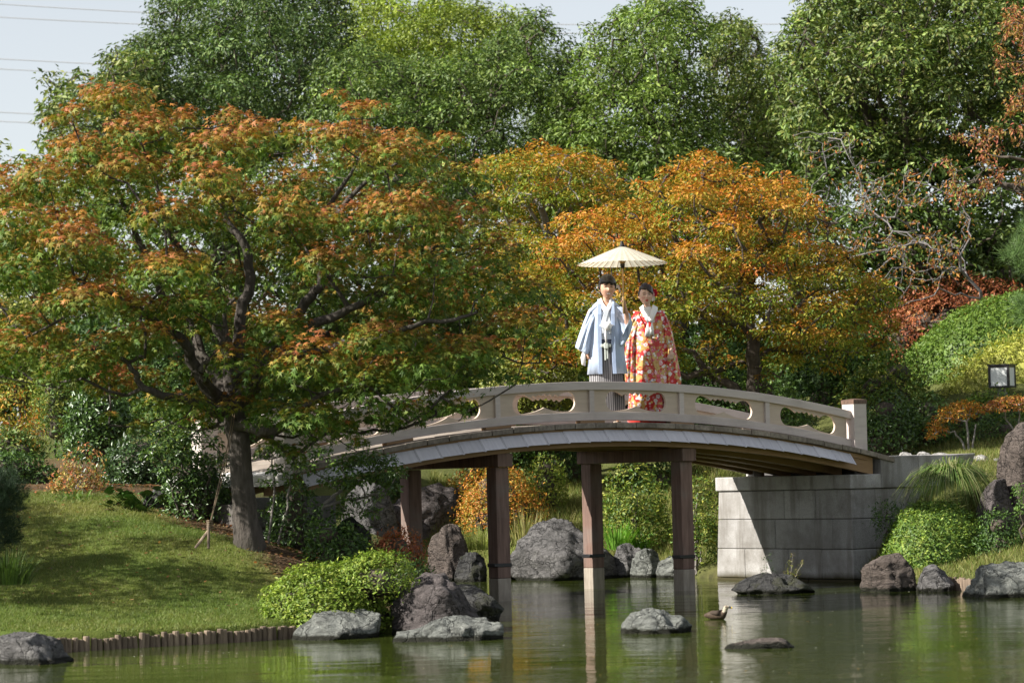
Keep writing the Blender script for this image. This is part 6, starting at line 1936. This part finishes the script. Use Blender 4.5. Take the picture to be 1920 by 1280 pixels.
# crossed collars
band([(-0.065, 0.02, 1.555), (-0.052, -0.065, 1.50), (0.005, -0.118, 1.41), (0.05, -0.132, 1.24), (0.075, -0.132, 1.12)], 0.055, 0.012, 'collar', M['kimono_white'], groom)
band([(0.10, 0.02, 1.555), (0.086, -0.07, 1.50), (0.028, -0.128, 1.41), (-0.03, -0.140, 1.24), (-0.05, -0.138, 1.12)], 0.055, 0.012, 'collar', M['kimono_white'], groom)
band([(-0.045, 0.0, 1.565), (-0.034, -0.065, 1.51), (0.012, -0.108, 1.435)], 0.022, 0.012, 'under_collar', M['white'], groom)
band([(0.085, 0.0, 1.565), (0.07, -0.07, 1.51), (0.03, -0.112, 1.435)], 0.022, 0.012, 'under_collar', M['white'], groom)
# haori: open coat
body_loft([(1.545, 0.02, 0.025, 0.082, 0.06, 0.055), (1.49, 0.016, 0.015, 0.15, 0.085, 0.066), (1.40, 0.014, 0.005, 0.215, 0.122, 0.072), (1.22, 0.012, 0.0, 0.215, 0.138, 0.07), (1.0, 0.01, 0.0, 0.215, 0.142, 0.066), (0.8, 0.012, 0.0, 0.232, 0.155, 0.066), (0.615, 0.014, 0.0, 0.252, 0.165, 0.07)],
          n=90, fold=0.034, nf=9, seed=5).build('haori', M['haori'], groom, smooth=True, solid=0.010)
for s in (-1, 1):
    band([(0.018 + s * 0.083, 0.0, 1.55), (0.016 + s * 0.083, -0.075, 1.485), (0.015 + s * 0.086, -0.128, 1.36), (0.013 + s * 0.088, -0.140, 1.2), (0.011 + s * 0.088, -0.146, 1.0), (0.012 + s * 0.088, -0.155, 0.8), (0.014 + s * 0.092, -0.163, 0.612)], 0.05, 0.014, 'haori_band', M['haori_band'], groom, (1, 0, 0))
eloft([((-0.10, 0.01, 1.49), (-0.12, 0.0, 1.26), 0.095), ((-0.20, 0.01, 1.435), (-0.155, 0.0, 1.14), 0.10), ((-0.275, 0.015, 1.28), (-0.185, -0.01, 1.01), 0.098), ((-0.345, 0.01, 1.10), (-0.205, -0.03, 0.92), 0.09), ((-0.385, 0.0, 0.99), (-0.225, -0.04, 0.87), 0.08), ((-0.392, -0.002, 0.96), (-0.24, -0.04, 0.86), 0.066)], 40).build('sleeve', M['haori'], groom, smooth=True)
eloft([((0.14, 0.01, 1.49), (0.14, 0.0, 1.24), 0.095), ((0.24, 0.01, 1.445), (0.165, 0.0, 1.12), 0.10), ((0.325, 0.0, 1.36), (0.165, -0.03, 1.03), 0.105), ((0.352, -0.03, 1.25), (0.175, -0.07, 0.975), 0.10), ((0.335, -0.06, 1.15), (0.20, -0.09, 0.955), 0.085), ((0.30, -0.08, 1.07), (0.235, -0.09, 0.965), 0.06)], 40).build('sleeve', M['haori'], groom, smooth=True)
eloft([((0.325, -0.035, 1.22), (0.215, -0.04, 1.12), 0.06), ((0.318, -0.11, 1.265), (0.215, -0.12, 1.10), 0.055), ((0.312, -0.145, 1.285), (0.212, -0.165, 1.08), 0.045)], 20).build('sleeve_cuff', M['kimono_white'], groom, smooth=True)
eloft([((-0.30, -0.05, 0.90), (-0.26, -0.05, 0.90), 0.02), ((-0.325, -0.055, 0.83), (-0.262, -0.06, 0.80), 0.022), ((-0.315, -0.05, 0.74), (-0.268, -0.05, 0.72), 0.016)], 12).build('sleeve_lining', M['white'], groom, smooth=True)
body_loft([(1.045, 0, 0, 0.184, 0.136, 0), (0.985, 0, 0, 0.186, 0.138, 0)], n=36).build('obi', M['obi_dark'], groom, smooth=True)
mb = MB(); mb.box(-0.065, 0.065, -0.168, -0.13, 0.945, 0.985); mb.box(-0.025, 0.03, -0.178, -0.14, 0.925, 1.0); mb.box(-0.02, 0.0, -0.165, -0.15, 0.78, 0.93); mb.box(0.008, 0.026, -0.165, -0.15, 0.80, 0.93)
mb.build('sash', M['sash'], groom, bevel=0.008)
# white pompon cord
S0, T, Q = sphere_grid(20, 14)
pv = S0 * 0.052 * (1 + 0.12 * fbm(S0 * 9, 2, 4))[:, None]
me = np_mesh('pompon', pv + np.array([0.028, -0.185, 1.205]), [T, Q], M['white'], smooth=True)
link(bpy.data.objects.new('pompon', me), groom)
mb = MB(); mb.tube([(-0.07, -0.155, 1.22), (0.0, -0.17, 1.19), (0.0, -0.172, 1.10), (0.005, -0.17, 1.0)], [0.008, 0.012, 0.016, 0.012], 8); mb.tube([(0.1, -0.155, 1.22), (0.03, -0.17, 1.2)], 0.008, 8)
mb.build('cord', M['white'], groom, smooth=True)
for s in (-1, 1):
    mb = MB(); mb.box(s * 0.12 - 0.05, s * 0.12 + 0.05, -0.2, 0.08, 0.0, 0.022); mb.build('sandal', M['panel'], groom, bevel=0.01)

for ch_ in groom.children:
    if ch_.name.split('.')[0] != 'hair':
        for v in ch_.data.vertices: v.co.z *= GZ
# ---- the bride
bpos = np.array(at(1222, 787, 38.2)); bpos[2] = dk(2.8) + 0.002
nodes = [(0, 0.0, 0.94, 0.13, 0.10)]; edges = []
ch = chain(nodes, edges, [(0.0, 0.0, 1.08, 0.105, 0.085), (0.0, 0.0, 1.22, 0.115, 0.085), (0.0, 0.01, 1.34, 0.105, 0.07)], 0)
chain(nodes, edges, [(-0.005, 0.01, 1.42, 0.046, 0.046), (-0.02, 0.0, 1.49, 0.042, 0.043), (-0.03, 0.0, 1.56, 0.042, 0.042)], ch)
arm_hand(nodes, edges, ch, [(-0.14, 0.01, 1.335, 0.05), (-0.19, 0.02, 1.13, 0.038), (-0.195, 0.01, 1.05, 0.036), (-0.21, -0.02, 0.92, 0.024)], (0.05, -0.1, -0.95), None, (0.9, -0.3, 0.2), (0.5, 0.3, -0.1), None)
arm_hand(nodes, edges, ch, [(0.14, 0.01, 1.335, 0.05), (0.21, 0.02, 1.13, 0.038), (0.215, 0.0, 1.05, 0.036), (0.235, -0.115, 0.91, 0.024)], (-0.1, -0.3, -0.9), None, (-0.9, -0.3, 0.2), (-0.5, 0.3, -0.1), None)
for s in (-1, 1):
    chain(nodes, edges, [(s * 0.09, 0, 0.86, 0.09), (s * 0.09, 0.0, 0.48, 0.055), (s * 0.085, 0.015, 0.10, 0.034), (s * 0.085, -0.05, 0.06, 0.03, 0.028), (s * 0.085, -0.14, 0.05, 0.024, 0.018)], 0)
BZ, BXS = 1.06, 1.15
nodes = [(n[0] * BXS, n[1], n[2] * BZ, *n[3:]) for n in nodes]
hb = (-0.032, -0.008, 1.692)
bride = person_mesh(nodes, edges, hb, 1.09, Skin((0.66, 0.44, 0.345), (0.52, 0.07, 0.08), False, 0.10, (0.06, 0.035, 0.025), (0.66, 0.26, 0.24)), 0.0066, 1.2)
bride.name = 'person'
bride.location = tuple(bpos)
tag(bride, 'woman in a red flowered bridal kimono with white collar and flower in her hair', 'person')
hair_cap('hair', M['hair_brown'], bride, (hb[0], hb[1] + 0.004, hb[2] + 0.012), 1.09, 0.10, lambda x: 0.058 - 0.95 * max(0, x - 0.0) + 0.25 * max(0, -x), 5, 1.07, back=0.03, low_side=-0.03)
mb = MB()
S0, T, Q = sphere_grid(24, 16)
me = np_mesh('hair_bun', S0 * np.array([0.075, 0.06, 0.055]) * (1 + 0.1 * fbm(S0 * 5, 3, 8))[:, None] + np.array([hb[0] + 0.02, hb[1] + 0.105, hb[2] - 0.02]), [T, Q], M['hair_brown'], smooth=True)
link(bpy.data.objects.new('hair_bun', me), bride)
# flowers worn at the side of the head
orn = MB(); petals = {}
def flower(cx, cy, cz, R_, mat, nm):
    mb = MB()
    for lay, (k_, rr_, off) in enumerate(((7, R_, 0.0), (6, R_ * 0.7, -0.012), (5, R_ * 0.42, -0.022))):
        for i in range(k_):
            a_ = 2 * PI * i / k_ + lay * 0.4
            c_ = Vector((cx, cy + off, cz))
            d1 = Vector((math.cos(a_) * 0.9, -0.25 - 0.25 * lay, math.sin(a_)))
            sd = Vector((-math.sin(a_), 0, math.cos(a_)))
            mb.add([c_, c_ + d1 * rr_ * 0.55 + sd * rr_ * 0.42, c_ + d1 * rr_ + sd * rr_ * 0.2, c_ + d1 * rr_ - sd * rr_ * 0.2, c_ + d1 * rr_ * 0.55 - sd * rr_ * 0.42], [(0, 1, 2, 3, 4)])
    mb.build(nm, mat, bride)
M['petal_red'] = plain('petal_red', (0.55, 0.015, 0.04), 0.5)
M['petal_pink'] = plain('petal_pink', (0.78, 0.42, 0.46), 0.5)
M['petal_white'] = plain('petal_white', (0.80, 0.75, 0.68), 0.5)
flower(hb[0] + 0.105, hb[1] + 0.03, hb[2] + 0.03, 0.058, M['petal_red'], 'hair_flower')
flower(hb[0] + 0.085, hb[1] - 0.02, hb[2] + 0.012, 0.032, M['petal_pink'], 'hair_flower')
flower(hb[0] + 0.088, hb[1] + 0.01, hb[2] - 0.045, 0.036, M['petal_white'], 'hair_flower')
# robe
body_loft([(1.395, 0.0, 0.025, 0.128, 0.075, 0), (1.37, 0.0, 0.02, 0.16, 0.09, 0), (1.32, 0.0, 0.01, 0.192, 0.112, 0), (1.15, 0.0, 0.0, 0.20, 0.135, 0), (0.95, 0.0, 0.0, 0.205, 0.15, 0), (0.7, 0.005, 0.0, 0.222, 0.16, 0), (0.4, 0.01, 0.0, 0.245, 0.175, 0), (0.13, 0.012, 0.0, 0.275, 0.20, 0)],
          n=90, fold=0.03, nf=8, seed=8).build('kimono', M['flowers'], bride, smooth=True, solid=0.012)
body_loft([(0.135, 0.012, 0.0, 0.268, 0.195, 0), (0.115, 0.012, 0.0, 0.288, 0.215, 0), (0.07, 0.012, 0.0, 0.294, 0.222, 0), (0.03, 0.012, 0.0, 0.282, 0.21, 0), (0.018, 0.012, 0.0, 0.26, 0.19, 0)], n=64, fold=0.012, nf=6, seed=8).build('padded_hem', M['red_silk'], bride, smooth=True)
# white collar wings and the ornament that hangs from it
body_loft([(1.45, -0.01, 0.012, 0.058, 0.056, 0), (1.40, -0.005, 0.0, 0.085, 0.08, 0), (1.30, 0.0, 0.0, 0.12, 0.105, 0)], n=30).build('under_kimono', M['white'], bride, smooth=True)
for s, dy in ((-1, 0.0), (1, -0.010)):
    eloft([((s * 0.105, 0.025, 1.445), (s * 0.055 - 0.01, -0.01, 1.482), 0.016), ((s * 0.092, -0.085 + dy, 1.39), (s * 0.034 - 0.005, -0.085 + dy, 1.425), 0.012), ((s * 0.055, -0.138 + dy, 1.315), (s * 0.005, -0.125 + dy, 1.355), 0.012), ((s * 0.03, -0.158 + dy, 1.24), (-s * 0.022, -0.148 + dy, 1.285), 0.013)], 16, fold=0.0).build('collar', M['white'], bride, smooth=True)
for (x0, x1, zt, zb) in ((-0.05, -0.004, 1.24, 1.08), (0.0, 0.042, 1.25, 1.10)):
    eloft([((x0 + 0.02, -0.17, zt), (x1 - 0.012, -0.17, zt), 0.008), ((x0, -0.178, (zt + zb) / 2), (x1, -0.178, (zt + zb) / 2), 0.010), ((x0 - 0.012, -0.18, zb), (x1 + 0.006, -0.18, zb), 0.010)], 12).build('ribbon', M['white'], bride, smooth=True)
# lapels of the outer robe
band([(-0.15, 0.0, 1.405), (-0.145, -0.09, 1.34), (-0.085, -0.15, 1.2), (-0.02, -0.168, 1.05), (0.03, -0.172, 0.9), (0.07, -0.178, 0.7), (0.085, -0.19, 0.4), (0.09, -0.212, 0.14)], 0.06, 0.014, 'lapel', M['flowers'], bride)
band([(0.15, 0.0, 1.405), (0.148, -0.09, 1.34), (0.10, -0.15, 1.2), (0.05, -0.172, 1.05)], 0.06, 0.014, 'lapel', M['flowers'], bride)
# long hanging sleeves
eloft([((0.10, 0.01, 1.405), (0.12, 0.0, 1.18), 0.085), ((0.195, 0.01, 1.345), (0.155, 0.0, 1.03), 0.092), ((0.255, 0.01, 1.16), (0.175, -0.02, 0.86), 0.095), ((0.285, 0.0, 0.98), (0.175, -0.06, 0.66), 0.095), ((0.315, -0.02, 0.78), (0.165, -0.07, 0.46), 0.088), ((0.345, -0.03, 0.56), (0.18, -0.07, 0.36), 0.07), ((0.34, -0.03, 0.45), (0.21, -0.06, 0.35), 0.05)], 40).build('sleeve', M['flowers'], bride, smooth=True)
eloft([((-0.10, 0.01, 1.405), (-0.12, 0.0, 1.18), 0.085), ((-0.19, 0.01, 1.345), (-0.155, 0.0, 1.03), 0.09), ((-0.25, 0.01, 1.16), (-0.17, -0.02, 0.86), 0.092), ((-0.28, 0.0, 0.98), (-0.165, -0.04, 0.66), 0.09), ((-0.295, -0.02, 0.78), (-0.17, -0.05, 0.46), 0.08), ((-0.29, -0.02, 0.52), (-0.185, -0.05, 0.36), 0.06)], 40).build('sleeve', M['flowers'], bride, smooth=True)
for s in (-1, 1):
    mb = MB(); mb.box(s * 0.085 - 0.04, s * 0.085 + 0.04, -0.25, 0.04, 0.0, 0.017); mb.build('sandal', M['sandal'] if 'sandal' in M else M.setdefault('sandal', plain('gold_sandal', (0.6, 0.36, 0.08), 0.4)), bride, bevel=0.006)

for ch_ in bride.children:
    if not ch_.name.startswith('hair'):
        for v in ch_.data.vertices: v.co.z *= BZ; v.co.x *= BXS
# ---- the parasol
pc = gpos + np.array([PX, PY, 0])
par = thing('paper_parasol', 'cream paper parasol with bamboo ribs held over the couple', 'parasol', tuple(pc))
par.rotation_euler = (0, 0, 0)
M['paper'] = leaf_mat('oiled_paper', 0.45, 0.6, 0.2, 0.85)
def paper_mat():
    m, N, L, b = new_mat('oiled_paper')
    n_ = tex_noise(N, L, 14, 4, 0.6)
    c = ramp(N, L, n_, [(0.3, (0.76, 0.70, 0.54)), (0.7, (0.84, 0.79, 0.65))])
    L.new(c, b.inputs['Base Color']); b.inputs['Roughness'].default_value = 0.6
    t = N.new('ShaderNodeBsdfTranslucent'); L.new(c, t.inputs['Color'])
    mx = N.new('ShaderNodeMixShader'); mx.inputs[0].default_value = 0.45
    L.new(b.outputs[0], mx.inputs[1]); L.new(t.outputs[0], mx.inputs[2]); L.new(mx.outputs[0], N['Material Output'].inputs['Surface'])
    return m
M['paper'] = paper_mat()
M['bamboo'] = wood_mat('bamboo', (0.42, 0.26, 0.11), (0.55, 0.36, 0.17), 3.0, stretch=(1, 1, 0.1), rand=0.05)
M['dark_cap'] = plain('dark_cap', (0.02, 0.018, 0.016), 0.6)
NR = 38
z_rim, z_top, R_ = 2.035, 2.255, 0.578
mb = MB()
rings = []
for j in range(7):
    t = j / 6
    ring = []
    for k in range(NR * 2):
        a_ = PI * k / NR
        rr_ = (0.03 + (R_ - 0.03) * t) * (1.0 if k % 2 == 0 else 1 - 0.010 * t)
        zz = z_top - (z_top - z_rim) * (t ** 1.08) - (0 if k % 2 == 0 else 0.004 * t)
        ring.append((rr_ * math.cos(a_), rr_ * math.sin(a_), zz))
    rings.append(ring)
mb.loft(rings)
can = mb.build('canopy', M['paper'], par)
rib0 = None
for k in range(NR):
    a_ = 2 * PI * k / NR
    if rib0 is None:
        mb = MB()
        mb.tube([(0.03, 0, z_top - 0.008), (0.30, 0, z_top - (z_top - z_rim) * (0.49 ** 1.08) - 0.009), (R_ + 0.006, 0, z_rim - 0.006)], 0.0035, 5)
        rib0 = mb.build('rib', M['bamboo'], can)
        mb = MB()
        mb.tube([(0.025, 0, 2.035), (0.11, 0, 2.155 + 0.048)], 0.003, 5)
        st0 = mb.build('stretcher', M['bamboo'], can)
    else:
        for src in (rib0, st0):
            o = src.copy(); COL.objects.link(o); o.parent = can; o.rotation_euler = (0, 0, a_)
mb = MB(); mb.tube([(0, 0, 1.395), (0, 0, 1.6), (0, 0, 2.25)], [0.013, 0.012, 0.011], 10); mb.build('handle', M['bamboo'], par, smooth=True)
mb = MB(); mb.tube([(0, 0, 1.98), (0, 0, 2.01), (0, 0, 2.04)], [0.02, 0.03, 0.03], 12); mb.build('runner', M['dark_cap'], par, smooth=True)
mb = MB(); mb.tube([(0, 0, 2.24), (0, 0, 2.275), (0, 0, 2.29), (0, 0, 2.32), (0, 0, 2.33)], [0.05, 0.034, 0.022, 0.02, 0.012], 12); mb.build('finial_cap', M['dark_cap'], par, smooth=True)
